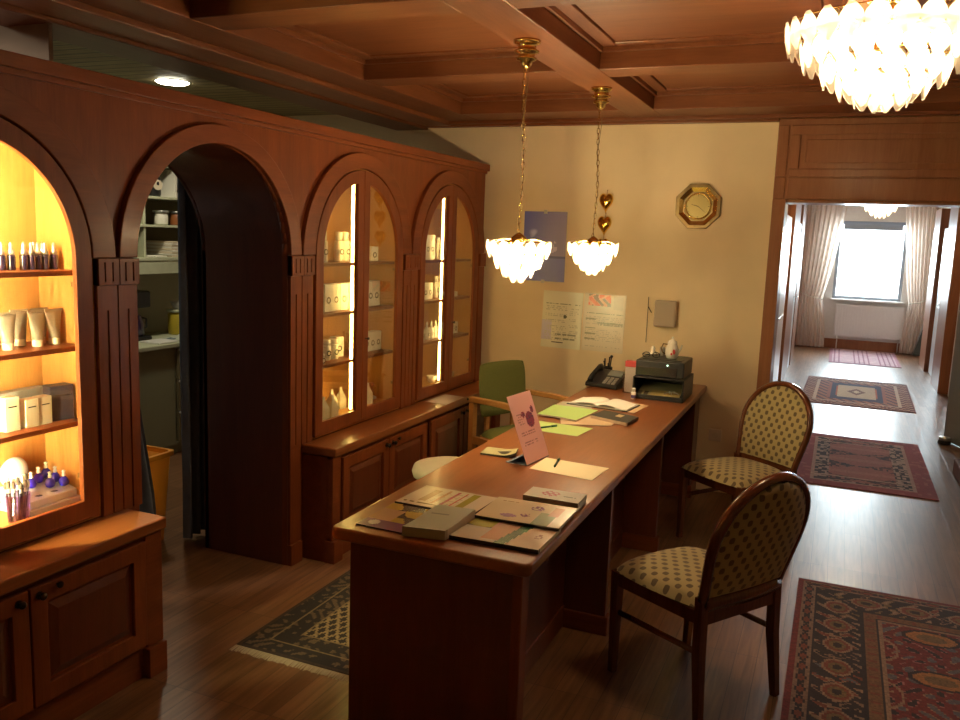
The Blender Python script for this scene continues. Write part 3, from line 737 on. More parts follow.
# ------------------------------------------------------------------ rugs
def hsh(*a):
    s = 0
    for i, x in enumerate(a): s += x*(127.1+74.7*i)
    s = math.sin(s)*43758.5453; return s-math.floor(s)
NAVY, CREAMC, RUST, OLIVE, DUSTY, REDC, BEIGE, PINK = (rgb(34,28,36), rgb(158,126,100), rgb(132,64,44), rgb(124,100,62), rgb(96,98,104), rgb(122,34,36), rgb(140,112,92), rgb(168,108,104))
def mixc(a, b, t): return tuple(a[i]*(1-t)+b[i]*t for i in range(3))
def jit(c, x, y, a=.18):
    k = 1+a*(hsh(x*97.3, y*53.1)-.5)*2; return tuple(q*k for q in c)
def rug_big(W_, H_):
    def f(u, v):
        x, y = u*W_, v*H_; d = min(x, y, W_-x, H_-y)
        along = y if min(x, W_-x) <= min(y, H_-y) else x
        if d < .022: c = REDC
        elif d < .088:
            q = ((along+.01) % .095)/.095-.5; e = (q*1.9)**2+((d-.055)/.018)**2
            c = NAVY if .35 < e < 1 else (RUST if e <= .35 else BEIGE)
            if abs(d-.085) < .004: c = RUST
        elif d < .285:
            p = (along % .21)/.21; s = (d-.088)/.197
            q = math.sin(p*2*PI*2+3*math.sin(s*6))*math.sin(s*PI*2.2)+.7*math.sin(p*2*PI*4+5*s*PI)*math.sin(s*PI*3)
            ci = int(hsh(math.floor(along/.105), 3)*4)
            c = NAVY
            if q > .25: c = (CREAMC, RUST, OLIVE, BEIGE)[ci]
            if q > .75: c = (RUST, DUSTY, CREAMC, NAVY)[ci]
            e = ((p-.5)*2.6)**2+((s-.5)*3.0)**2
            if e < .8: c = CREAMC if e > .55 else (RUST if e > .28 else OLIVE)
            if e < .08: c = NAVY
        elif d < .36:
            q = math.sin(along*2*PI/.07); c = mixc(rgb(128,82,52), OLIVE, .3)
            if q > .7 and abs(d-.322) < .016: c = RUST
            if abs(d-.289) < .005 or abs(d-.352) < .005: c = NAVY
        elif d < .372: c = CREAMC
        else:
            cx, cy_ = x-W_/2, y-H_/2; c = REDC
            q = math.sin(cx*38+2.4*math.sin(cy_*21))*math.sin(cy_*34+2.2*math.sin(cx*25))
            if q > .55: c = DUSTY
            elif q > .42: c = CREAMC
            elif q < -.7: c = NAVY
            elif q < -.58: c = PINK
            mx, my = (cx % .46)-.23, (cy_ % .40)-.20; e = (mx/.10)**2+(my/.062)**2
            if e < 1.5: c = NAVY
            if e < 1: c = rgb(176,118,62)
            if e < .35: c = OLIVE
            e2 = (((cx+.23) % .46-.23)/.09)**2+(((cy_+.2) % .40-.20)/.12)**2
            if .75 < e2 < 1: c = CREAMC
        return jit(mixc(c, (.035,.018,.014), .35), u, v, .25)
    return f
def rug_pink(W_, H_):
    def f(u, v):
        x, y = u*W_, v*H_; dx = min(x, W_-x); dy = min(y, H_-y); c = rgb(158,70,80)
        if dx > .13 and dy > .13:
            c = rgb(176,112,112); s = (dx-.13)/(W_/2-.13)
            if dx < .15 or dy < .15: c = rgb(190,150,140)
            elif dx < .25 or dy < .19:
                c = rgb(52,40,58) if hsh(math.floor(x/.022), math.floor(y/.03)) > .45 else rgb(190,160,150)
            else:
                k = abs(((y-H_/2) % .42)-.21)/.21
                if k < .75*(1-s)+.05: c = rgb(58,44,62) if hsh(math.floor(x/.02), math.floor(y/.02)) > .4 else rgb(170,110,110)
                elif k > .8: c = rgb(186,130,122)
            if abs(dy-.30) < .008: c = rgb(200,165,150)
        elif hsh(math.floor(x/.03), math.floor(y/.05)) > .8: c = rgb(176,96,98)
        return jit(c, u, v, .15)
    return f
def rug_medal(W_, H_):
    def f(u, v):
        x, y = u*W_, v*H_; dx = min(x, W_-x); dy = min(y, H_-y); d = min(dx*.9, dy*.55); c = rgb(150,88,80)
        if d < .02: c = rgb(120,66,62)
        elif d < .12: c = rgb(178,140,122) if math.sin(x*90)*math.sin(y*45) > .1 else rgb(110,62,66)
        elif d < .14: c = rgb(200,178,160)
        elif d < .24: c = rgb(160,104,90) if math.sin(x*60+y*30) > -.2 else rgb(76,52,66)
        cx, cy_ = abs(x-W_/2), abs(y-H_/2)
        if cx < W_*.24 and cy_ < H_*.30:
            c = rgb(36,42,84)
            if cx < W_*.20 and cy_ < H_*.18: c = rgb(178,92,66)
            if cx < W_*.17 and cy_ < H_*.22: c = rgb(196,180,160)
            if cx/.12+cy_/.26 < .9: c = rgb(110,80,80)
            if cx/.12+cy_/.26 < .4: c = rgb(210,200,180)
        return jit(c, u, v, .12)
    return f
def rug_pale(W_, H_):
    def f(u, v):
        x, y = u*W_, v*H_; dx = min(x, W_-x); dy = min(y, H_-y); c = rgb(178,140,150)
        if dx < .05 or dy < .05: c = rgb(160,110,125)
        elif (x % .07) < .016: c = rgb(140,92,110)
        elif (y % .16) < .05: c = rgb(205,180,180)
        return jit(c, u, v, .1)
    return f
def rug_dark(W_, H_):
    def f(u, v):
        x, y = u*W_, v*H_; d = min(x, y, W_-x, H_-y); c = rgb(34,26,24)
        if d < .02: c = rgb(60,44,34)
        elif d < .20:
            q = math.sin(x*70+2*math.sin(y*50))*math.sin(y*60+2*math.sin(x*40))
            if q > .35: c = rgb(96,78,56)
            if abs(d-.10) < .006 or abs(d-.195) < .005: c = rgb(128,108,76)
        else:
            a, b = ((x+y*.6) % .052)/.052, ((x-y*.6) % .052)/.052
            if a < .30 or b < .30: c = rgb(150,130,92)
        return jit(c, u, v)
    return f
def rug(label, x0, x1, y0, y1, fn, cell, rz=0, fringe=None, t_=.007):
    W_, H_ = x1-x0, y1-y0; cx, cy_ = (x0+x1)/2, (y0+y1)/2
    t = thing('rug', label, 'rug', (cx,cy_,0), rz)
    m_ = MB(); f = fn(W_, H_)
    m_.grid(lambda u, v: ((u-.5)*W_, (v-.5)*H_, t_), int(W_/cell), int(H_/cell), f)
    e = f(.01, .5)
    for a, b in (((-W_/2,-H_/2),(W_/2,-H_/2)),((W_/2,-H_/2),(W_/2,H_/2)),((W_/2,H_/2),(-W_/2,H_/2)),((-W_/2,H_/2),(-W_/2,-H_/2))):
        n = len(m_.v); m_.v += [(a[0],a[1],.0005),(b[0],b[1],.0005),(b[0],b[1],t_),(a[0],a[1],t_)]; m_.face((n,n+1,n+2,n+3), e)
    m_.build('pile', RUGM, t)
    for s in (fringe or ()):
        q = MB(); n = int(W_/.006)
        for i in range(n):
            x = -W_/2+W_*(i+.5)/n; L = .035+.012*hsh(i, s); xx = x+.006*(hsh(i, 7)-.5)
            y = s*H_/2; q.face([len(q.v)+k for k in range(4)])
            q.v += [(x-.0026,y,.005),(x+.0026,y,.005),(xx+.0026,y+s*L,.0015),(xx-.0026,y+s*L,.0015)]
        q.build('fringe', plain('fringe_wool', (.50,.42,.28), .9), t)
    return t
rug('large red oriental rug with navy border at the lower right', -.05, 1.55, 1.55, 4.47, rug_big, .0085)
rug('pink-red rug in the hall entrance beyond the farther visitor chair', -.19, .775, 6.40, 8.19, rug_pink, .0125)
rug('small hall rug with a blue rectangular medallion', -.27, .90, 9.85, 11.88, rug_medal, .018, R(-1))
rug('faded pale pink rug nearest the hall window', -.03, .96, 13.57, 15.45, rug_pale, .022)
rug('dark rug with a cream lattice field lying half under the desk', -2.135, -1.05, 2.60, 4.55, rug_dark, .0085, fringe=(-1, 1))

# ------------------------------------------------------------------ hall furnishings
t = thing('radiator', 'white panel radiator under the hall window', 'radiator', (.5,HE-.09,0))
b = MB(); b.box((-.01,HE-.10,.22),(1.06,HE-.03,.76))
for i in range(26): b.box((.005+i*.041,HE-.106,.24),(.028+i*.041,HE-.10,.74))
b.build('panel', M['rad'], t, off=t.location, bevel=.002)
b = MB(); b.tube([(1.0,HE-.06,.22),(1.0,HE-.06,0)], .01, 8); b.tube([(.06,HE-.06,.22),(.06,HE-.06,0)], .01, 8); b.build('pipe', M['rad'], t, off=t.location)
def curtain_sheet(x0, x1, y, z0, z1, folds, amp, gather, seg=90, rows=24, axis='x'):
    """gather(v) -> (a,b) fraction range of the width at height v (0 bottom, 1 top)"""
    m_ = MB()
    def fn(u, v):
        a, b = gather(v); s = a+(b-a)*u; x = x0+(x1-x0)*s
        d = amp*math.sin(u*folds*2*PI)+amp*.4*math.sin(u*folds*5.1+v*2)
        return (x, y+d, z0+(z1-z0)*v) if axis == 'x' else (y+d, x, z0+(z1-z0)*v)
    m_.grid(fn, seg, rows, None, True); return m_
def tie(v, side):
    z = .02+2.43*v
    if z < .85: k = .62+.14*math.sin((.85-z)/.85*PI/2)
    else: k = .62+.38*min(1, ((z-.85)/1.5))**.75
    return (0, k) if side < 0 else (1-k, 1)
for side, x0, x1, l in ((-1, -.62, .02, 'sheer curtain tied back at the left of the hall window'), (1, .90, HR-.02, 'sheer curtain tied back at the right of the hall window')):
    t = thing('curtain', l, 'curtain', ((x0+x1)/2,HE-.22,0), 0, 'sheer curtains at the hall window')
    curtain_sheet(x0, x1, HE-.20, .02, 2.45, 8, .022, lambda v, s=side: tie(v, s)).build('fabric', M['sheer'], t, off=t.location)
    b = MB(); xx = (x0, x0+.63*(x1-x0)) if side < 0 else (x1-.63*(x1-x0), x1)
    b.tube([(xx[0],HE-.245,.95 if side < 0 else .84),((xx[0]+xx[1])/2,HE-.25,.87),(xx[1],HE-.245,.84 if side < 0 else .95)], .012, 6); b.build('tieback', M['paper'], t, off=t.location)
tag(MB().tube([(-.62,HE-.20,2.47),(HR-.01,HE-.20,2.47)], .012, 8).build('curtain_rod', M['rad']), 'white rail carrying the sheer curtains', 'curtain rod')
t = thing('folded_stand', 'dark triangular board leaning against the wall beside the right hall curtain', 'stand', (1.33,15.2,0))
b = MB(); b.prism([(1.22,15.30,.01),(1.40,15.22,.01),(1.39,15.34,.72)], (.015,.03,0)); b.build('board', M['board'], t, off=t.location)
b = MB(); b.tube([(1.21,15.30,.015),(1.385,15.34,.74)], .010, 6); b.build('edge_rail', M['silver'], t, off=t.location)
t = thing('door_stop', 'small round metal and rubber door stop on the hall floor', 'door stop', (1.0,8.40,0))
MB().lathe([(.048,0),(.052,.008),(.052,.030),(.048,.034)], n=24).build('base', M['rubber'], t); MB().lathe([(.046,.034),(.048,.038),(.048,.058),(.040,.064),(.001,.065)], n=24, cap=False).build('cap', M['silver'], t)

# ------------------------------------------------------------------ wall things
YW = YF
def flat(name, label, cat, x0, x1, z0, z1, y, t_, fn, nu, nv, mat, group=None, rot=0):
    t = MB(); cx, cz = (x0+x1)/2, (z0+z1)/2
    t.grid(lambda u, v: (x0+(x1-x0)*u-cx, -t_, z1+(z0-z1)*v-cz), nu, nv, fn)
    t.v += [(x0-cx,0,z0-cz),(x1-cx,0,z0-cz),(x1-cx,0,z1-cz),(x0-cx,0,z1-cz),(x0-cx,-t_,z0-cz),(x1-cx,-t_,z0-cz),(x1-cx,-t_,z1-cz),(x0-cx,-t_,z1-cz)]
    n = len(t.v)-8
    for q in ((3,2,1,0),(0,1,5,4),(1,2,6,5),(2,3,7,6),(3,0,4,7)): t.face([n+i for i in q], (.4,.4,.4))
    o = t.build(name, mat); o.location = (cx, y, cz); o.rotation_euler = (0, rot, 0)
    return tag(o, label, cat, group) if label else o
def f_poster(u, v):
    c = mixc(rgb(70,78,150), rgb(122,118,150), min(1, u*.9+v*.2))
    w_ = math.sin(u*9+math.sin(v*11+u*4)*2.1+v*6)*math.exp(-((u-.35)**2+(v-.24)**2)*14)
    if w_ > .45: c = mixc(c, rgb(190,195,225), (w_-.45)*1.6)
    if v > .65: c = mixc(c, rgb(92,100,160), .8)
    if abs(v-.65) < .012: c = rgb(80,84,130)
    if (u-.70)**2*3+(v-.50)**2*5 < .035 and hsh(math.floor(u*30), math.floor(v*40)) > .45: c = mixc(c, rgb(170,165,190), .6)
    return c
_fp = f_poster
def f_poster(u, v): return tuple(min(1, q*1.9+.02) for q in _fp(u, v))
p = flat('poster', 'blue frameless poster hanging behind the nearer pendant lamp', 'poster', -2.145, -1.822, 1.385, 1.885, YW+.001, .006, f_poster, 40, 60, PAINTG)
b = MB(); b.box((-.012,-.012,.235),(.012,-.004,.262)); b.box((-.012,-.012,-.262),(.012,-.004,-.240)); b.build('clip', M['silver'], p)
def textlines(u, v, rows, lo, hi, seed, dens=.62, cell=60):
    for r, h in rows:
        if abs(v-r) < h and lo < u < hi: return hsh(math.floor(u*cell), seed+r*91) < dens
    return False
def f_doc1(u, v):
    c = rgb(200,198,176)
    if u < .24 and .52 < v < .86: c = rgb(176,172,190)
    if textlines(u, v, [(.22,.010)], .08, .95, 1): c = rgb(130,136,110)
    if textlines(u, v, [(.26+.035*i,.006) for i in range(18)], .08, .62, 2, .5): c = rgb(168,168,148)
    if textlines(u, v, [(.30+.035*i,.006) for i in range(15)], .68, .92, 3, .5): c = rgb(168,168,148)
    if (u-.58)**2+((v-.44)*1.3)**2 < .0018: c = rgb(92,98,80)
    if .28 < u < .56 and abs(v-.90) < .012: c = rgb(62,62,58)
    if textlines(u, v, [(.76,.012),(.83,.012)], .35, .88, 5, .8): c = rgb(132,136,116)
    return c
def f_doc2(u, v):
    c = rgb(198,186,164)
    if .10 < u < .64 and .02 < v < .21:
        q = math.sin(u*31+math.sin(v*22)*2.4)+math.sin(v*27-u*12); c = rgb(206,98,56) if q > .3 else (rgb(226,160,120) if q > -.5 else rgb(120,90,64))
    if .70 < u < .94 and .03 < v < .26: c = rgb(184,174,154)
    if textlines(u, v, [(.34,.013)], .08, .95, 1, .9): c = rgb(132,128,98)
    for i, r in enumerate((.44,.60,.70,.79)):
        if .06 < u < .32 and abs(v-r) < .012: c = rgb(136,132,104)
    if textlines(u, v, [(.50,.011),(.53,.008)], .36, .95, 3, .8): c = rgb(136,132,106)
    if textlines(u, v, [(.40+.032*i,.006) for i in range(17)], .06, .94, 8, .45): c = rgb(170,160,140)
    return c
_f1, _f2 = f_doc1, f_doc2
def f_doc1(u, v): return tuple(min(.95, q*1.45) for q in _f1(u, v))
def f_doc2(u, v): return tuple(min(.95, q*1.4) for q in _f2(u, v))
flat('laminated_notice', 'laminated notice on the far wall, left one of the pair, printed in grey lines', 'notice', -1.975, -1.675, .905, 1.318, YW+.001, .003, f_doc1, 48, 66, PAINTG, rot=R(1))
flat('laminated_notice', 'laminated notice on the far wall with an orange picture at its top', 'notice', -1.665, -1.362, .905, 1.318, YW+.001, .003, f_doc2, 48, 66, PAINTG, rot=R(1))
# clock
t = thing('wall_clock', 'octagonal brass wall clock on the cream wall', 'clock', (-.910,YW,1.943))
def octo(r, y): return [(r*math.cos(R(22.5+45*i)), y, r*math.sin(R(22.5+45*i))) for i in range(8)]
b = MB(); b.ring(octo(.160,-.0), octo(.132,-.0), (0,-.022,0)); b.build('outer_bezel', M['brassdark'], t, bevel=.004)
b = MB(); n = 0; A = octo(.134,-.022); B = octo(.105,-.012); b.v = A+B; [b.face((i,(i+1)%8,8+(i+1)%8,8+i)) for i in range(8)]; b.build('inner_bevel', M['brass'], t)
b = MB(); b.prism(octo(.15,0), (0,-.010,0)); b.build('case', M['brassdark'], t)
b = MB(); b.tube([(.083*math.cos(2*PI*i/40),-.016,.083*math.sin(2*PI*i/40)) for i in range(40)], .006, 8, closed=True); b.build('face_ring', M['brass'], t)
b = MB(); b.tube([(0,-.009,0),(0,-.0135,0)], .082, 40); f_ = b.build('clock_face', M['clockface'], t)
b = MB()
for i in range(12):
    a = 2*PI*i/12; b = MB(); b.tube([(.066*math.sin(a),-.0145,.066*math.cos(a)),(.075*math.sin(a),-.0145,.075*math.cos(a))], .0012 if i % 3 else .0022, 4); b.build('hour_mark', M['darkmetal'], f_)
for nm, a, L, w_ in (('hour_hand', -75, .046, .0032), ('minute_hand', 128, .066, .0022)):
    b = MB(); b.tube([(0,-.0165,0),(L*math.sin(R(a)),-.0165,L*math.cos(R(a)))], [w_, w_*.4], 4); b.build(nm, M['darkmetal'], t)
# hearts
t = None
for i, (x, z, s, l) in enumerate(((-1.537,1.962,1.45,'uppermost golden heart of the string hanging on the wall'), (-1.540,1.805,1.45,'middle golden heart of the string on the wall'), (-1.545,1.655,1.35,'lowest golden heart, partly behind the farther pendant lamp'))):
    h = MB()
    def hf(u, v):
        a = 2*PI*u; ph = PI*(v-.5); k = math.cos(ph)
        hx = .034*math.sin(a)**3*1.02; hz = .034*(13*math.cos(a)-4*math.cos(2*a)-1.6*math.cos(3*a)-math.cos(4*a))/16*1.62
        return (hx*k*s, -.0215*s+.022*math.sin(ph)*s*(1 if ph > 0 else 1), hz*k*s)
    h.grid(hf, 36, 14, None, True)
    t = thing('heart_ornament', l, 'ornament', (x,YW,z), 0, 'golden hearts on a string')
    h.build('heart', M['gold'], t)
    b = MB(); b.tube([(0,-.02,.03*s),(0,-.008,.075)], .0018, 5); b.sph((0,-.008,.078), .004, 8); b.build('string', M['amber'], t)
# acrylic holder with a grey pouch
t = thing('brochure_holder', 'clear wall holder with a grey block above the printer', 'holder', (-1.09,YW+.001,1.16))
MB().box((-.112,-.006,-.16),(.108,0,.158)).build('back_plate', M['acrylic'], t)
b = MB(); b.box((-.060,-.06,-.040),(.090,-.006,.142)); b.build('grey_block', plain('grey_block', (.46,.38,.29), .7), t, bevel=.012)
b = MB(); b.tube([(-.112,-.007,.158),(-.112,-.007,-.16)], .002, 6); b.tube([(-.11,-.01,.09),(-.085,-.01,.05)], .003, 6); b.build('metal_edge', M['darkmetal'], t)
t = thing('wall_outlet', 'white double wall outlet low on the cream wall beside the farther chair', 'outlet', (-.685,YW,.40))
b = MB(); b.box((-.042,-.010,-.042),(.042,0,.042)); b.build('cover', plain('outlet_plastic', (.72,.60,.46), .4), t, bevel=.004); b = MB(); b.tube([(0,-.0105,0),(0,-.006,0)], .02, 20); b.build('socket', M['boxcream'], t)

# ------------------------------------------------------------------ desk things
ZD = .7425
def sheet(name, label, cat, q, z, th, fn, nu=30, nv=30, mat=None, group=None, side=(.62,.58,.48), curl=None):
    """q: TL TR BR BL corner xy"""
    cx = sum(p[0] for p in q)/4; cy_ = sum(p[1] for p in q)/4; m_ = MB()
    def P(u, v, zz):
        x = (q[0][0]*(1-u)+q[1][0]*u)*(1-v)+(q[3][0]*(1-u)+q[2][0]*u)*v; y = (q[0][1]*(1-u)+q[1][1]*u)*(1-v)+(q[3][1]*(1-u)+q[2][1]*u)*v
        return (x-cx, y-cy_, zz+(curl(u, v) if curl else 0))
    m_.grid(lambda u, v: P(u, 1-v, th), nu, nv, (lambda u, v: fn(u, 1-v)))
    n = 12; E = [(i/n,0) for i in range(n)]+[(1,i/n) for i in range(n)]+[(1-i/n,1) for i in range(n)]+[(0,1-i/n) for i in range(n)]
    b = len(m_.v); m_.v += [P(u, v, 0) for u, v in E]+[P(u, v, th) for u, v in E]; k = len(E)
    for i in range(k): m_.face((b+i, b+k+i, b+k+(i+1) % k, b+(i+1) % k), side if not callable(side) else side(*E[i]))
    m_.face([b+i for i in range(k)], side if not callable(side) else (.5,.5,.5))
    o = m_.build(name, mat or PAINT); o.location = (cx, cy_, z)
    return tag(o, label, cat, group) if label else o
PW = rgb(226,214,186)
def f_mag1(u, v):
    c = rgb(222,206,178)
    if .20 < u < .30 and .15 < v < .75: c = rgb(176,146,104)
    for a, cc in ((.40,rgb(196,150,110)), (.52,rgb(176,84,96)), (.63,rgb(190,60,50))):
        if abs(u-a) < .012 and .08 < v < .8: c = cc
    if .70 < u < .80 and .06 < v < .86: c = rgb(158,148,30)
    if textlines(u, v, [(.2+.06*i,.012) for i in range(12)], .32, .68, 4, .4, 40): c = mixc(c, rgb(150,120,96), .6)
    if textlines(u, v, [(.86,.03)], .05, .6, 9, .6, 20): c = rgb(120,100,60)
    return c
sheet('brochure', 'white brochure with coloured bars and an olive block on the near desk end', 'brochure', [(-1.372,2.775),(-1.075,2.765),(-1.085,2.545),(-1.385,2.548)], ZD, .008, f_mag1, 50, 36, PAINTG, 'printed matter on the desk', side=rgb(60,44,34))
def f_mag2(u, v):
    c = rgb(70,44,34)
    q = math.sin(u*12+v*5)+math.sin(v*16-u*7)
    if v < .72: c = rgb(186,146,110) if u < .35 and v > .25 else (rgb(176,142,52) if q > .2 else rgb(62,44,34))
    if u > .72 and v < .6: c = rgb(180,150,120)
    if v > .70: c = rgb(112,58,104)
    if (u-.17)**2+((v-.82)*.9)**2 < .006: c = rgb(206,190,196)
    return c
sheet('brochure', 'brochure with a purple strip and white disc at the near left desk corner', 'brochure', [(-1.385,2.540),(-1.13,2.535),(-1.14,2.285),(-1.388,2.292)], ZD, .004, f_mag2, 44, 44, PAINTG, 'printed matter on the desk', side=rgb(60,40,60))
def f_book(u, v):
    c = rgb(158,156,128)
    if abs(v-.36) < .02 and .15 < u < .6: c = rgb(110,108,92)
    if v > .94: c = rgb(176,172,148)
    return c
sheet('paperback_book', 'thick grey-green paperback lying on the near desk edge', 'book', [(-1.192,2.50),(-1.058,2.515),(-1.066,2.295),(-1.204,2.268)], ZD+.005, .032, f_book, 20, 24, PAINT, None, side=lambda u, v: rgb(150,140,112) if v > .9 else rgb(196,182,156), curl=lambda u, v: .004*math.cos(v*4))
def f_magD(u, v):
    c = rgb(214,190,160)
    if u < .42 and v < .55: c = rgb(170,158,40) if (u-.16)**2+(v-.28)**2 < .05 else rgb(128,112,78)
    if .3 < u < .6 and .2 < v < .9: c = rgb(206,150,112)
    if u < .32 and v > .5: c = rgb(202,188,166)
    s = u+.12*v
    if .62 < s < .74: c = rgb(54,108,58)
    if s > .74: c = rgb(220,188,152)
    if .83 < u < .92 and .42 < v < .60 and hsh(math.floor(u*70), math.floor(v*24)) > .4: c = rgb(170,120,100)
    return c
sheet('magazine', 'magazine with a green diagonal stripe at the near right desk corner', 'magazine', [(-1.050,2.560),(-.766,2.555),(-.768,2.332),(-1.062,2.318)], ZD, .014, f_magD, 50, 40, PAINTG, 'printed matter on the desk', side=lambda u, v: rgb(34,26,20) if v > .9 else rgb(190,170,140))
def f_magC(u, v):
    c = rgb(216,196,160)
    if (u-.58)**2*2+(v-.30)**2 < .012 or (u-.52)**2*2+(v-.66)**2 < .006: c = rgb(122,72,112) if hsh(math.floor(u*40), math.floor(v*30)) > .35 else c
    if (u-.34)**2*.6+(v-.78)**2 < .006: c = rgb(160,120,150)
    if .66 < u < .86 and v > .45: c = rgb(128,140,88)
    if .76 < u < .92 and .15 < v < .55: c = rgb(196,140,100)
    if u > .88: c = rgb(204,192,150)
    if textlines(u, v, [(.16,.02)], .1, .3, 3): c = rgb(160,130,90)
    return c
sheet('magazine', 'cream magazine with small purple flowers beside the leaflet stack', 'magazine', [(-1.058,2.735),(-.765,2.745),(-.762,2.515),(-1.055,2.505)], ZD+.015, .010, f_magC, 50, 36, PAINTG, 'printed matter on the desk', side=lambda u, v: rgb(40,30,24) if v > .9 else rgb(190,170,140))
def f_leaf(u, v):
    c = rgb(196,192,180)
    r = ((u-.42)/.16)**2+((v-.45)/.26)**2
    if r < 1 and math.sin(u*60)*math.sin(v*22) > -.1: c = rgb(176,96,110)
    if textlines(u, v, [(.55,.05)], .68, .88, 3, .6, 50): c = rgb(120,130,120)
    return c
for k in range(7):
    a = R(hsh(k, 4)*2-1); dx = .003*(hsh(k, 9)-.5)
    Q = [(-.985+dx,2.893),(-.778+dx,2.898),(-.776+dx,2.778),(-.984+dx,2.778)]
    o = sheet('leaflet', 'topmost leaflet of the stack near the right desk edge, with a pink emblem' if k == 6 else 'pale leaflet within the stack near the right desk edge', 'leaflet', Q, ZD+.0046*k, .0036, f_leaf, 36, 22, PAINT, 'stack of leaflets' if k < 6 else None, side=rgb(150,140,120))
    o.rotation_euler.z = a
sheet('paper_sheet', 'blank cream sheet with a green pen lying on it, mid desk', 'paper', [(-1.112,3.425),(-.822,3.400),(-.838,3.185),(-1.118,3.222)], ZD, .001, lambda u, v: rgb(236,222,180), 8, 8)
def pen(label, a, b, col, z):
    t = thing('pen', label, 'pen', ((a[0]+b[0])/2,(a[1]+b[1])/2,z), math.atan2(b[1]-a[1], b[0]-a[0])); L = math.hypot(b[0]-a[0], b[1]-a[1])/2
    MB().tube([(-L,0,.005),(-L+.008,0,.005),(L*.4,0,.005)], [.0012,.0048,.0048], 10).build('barrel', col, t); MB().tube([(L*.4,0,.005),(L,0,.005)], .0054, 10).build('cap', col, t)
    MB().box((L*.5,-.001,.010),(L*.95,.001,.0115)).build('clip', M['silver'], t)
PENG = plain('green_pen', (.01,.07,.03), .3)
pen('dark green pen on the blank cream sheet', (-1.028,3.284), (-1.050,3.415), PENG, ZD+.0012)
# pink notice in an acrylic stand
t = thing('sign_stand', 'tall pink notice leaning back in an acrylic stand on the desk', 'sign', (-1.13,3.36,ZD))
bl, br_, tl, tr = (-1.140,3.254,.004), (-1.112,3.462,.004), (-1.243,3.25,.286), (-1.215,3.458,.286)
def lerp3(a, b, t_): return tuple(a[i]*(1-t_)+b[i]*t_ for i in range(3))
def f_pink(u, v):
    c = rgb(226,168,158)
    e = ((u-.66)/.17)**2+((v-.40)/.115)**2
    if e < 1 or ((u-.42)/.09)**2+((v-.31)/.04)**2 < 1 or ((u-.84)/.07)**2+((v-.27)/.05)**2 < 1:
        c = rgb(142,38,62) if hsh(math.floor(u*30), math.floor(v*50)) > .3 else rgb(98,40,66)
    if textlines(u, v, [(.30+.033*i,.006) for i in range(7)], .12, .40, 2, .6, 40): c = rgb(178,124,120)
    if textlines(u, v, [(.56,.007),(.60,.007),(.70,.007),(.74,.007)], .15, .72, 5, .65, 40): c = rgb(170,112,110)
    if textlines(u, v, [(.07,.006)], .15, .85, 7, .8, 40): c = rgb(190,120,120)
    return c
b = MB(); b.grid(lambda u, v: tuple(lerp3(lerp3(bl, br_, u), lerp3(tl, tr, u), v)[i]-(t.location[i] if i < 2 else 0) for i in range(3)), 40, 56, lambda u, v: f_pink(u, 1-v)); b.build('pink_notice', PAINT, t, solid=.002)
b = MB(); P = [bl, br_, (br_[0]-.10,br_[1]+.01,.003), (bl[0]-.10,bl[1]+.01,.003)]; b.prism([(p[0]-t.location[0],p[1]-t.location[1],p[2]-.003) for p in P], (0,0,.003))
P = [(bl[0]-.085,bl[1]+.01,.0), (br_[0]-.085,br_[1]+.01,0), lerp3(br_, tr, .14), lerp3(bl, tl, .14)]; b.prism([(p[0]-t.location[0]-.003,p[1]-t.location[1],p[2]) for p in P], (-.003,0,0))
b.build('acrylic_base', plain('bluish_acrylic', (.30,.34,.46), .15, coat=.5), t)
# note pad
def curlp(u, v): return .012*max(0, u-.55)**2*8*(1 if v > .3 else .6)
sheet('note_pad', 'small pale green note pad with a curling edge left of the pink notice', 'note pad', [(-1.398,3.44),(-1.252,3.45),(-1.222,3.335),(-1.385,3.325)], ZD, .008, lambda u, v: rgb(176,168,122), 12, 12, PAINT, None, side=rgb(60,54,40), curl=curlp)
# papers in the middle
GREEN1, GREEN2 = rgb(176,208,120), rgb(196,222,130)
sheet('paper_sheet', 'grey printed sheet under the left edge of the green folder', 'paper', [(-1.44,4.70),(-1.25,4.68),(-1.20,4.42),(-1.44,4.40)], ZD, .001, lambda u, v: rgb(176,168,150), 6, 6)
sheet('paper_sheet', 'cream sheet lying under the green folder and notebook', 'paper', [(-1.40,4.50),(-1.02,4.44),(-1.02,4.20),(-1.26,4.10)], ZD+.0015, .001, lambda u, v: rgb(216,186,150), 6, 6)
sheet('folder', 'light green paper folder, the upper of the two green ones', 'folder', [(-1.436,4.52),(-1.17,4.50),(-1.205,4.185),(-1.435,4.235)], ZD+.004, .008, lambda u, v: GREEN1, 10, 10, PAINT, None, side=rgb(190,170,150), curl=lambda u, v: .003*math.sin(u*3))
sheet('paper_sheet', 'light green sheet with a pen lying on its left edge', 'paper', [(-1.40,4.115),(-1.087,4.095),(-1.108,3.884),(-1.36,3.90)], ZD, .001, lambda u, v: GREEN2, 6, 6)
pen('dark green pen on the lower green sheet', (-1.325,3.935), (-1.262,4.035), PENG, ZD+.0012)
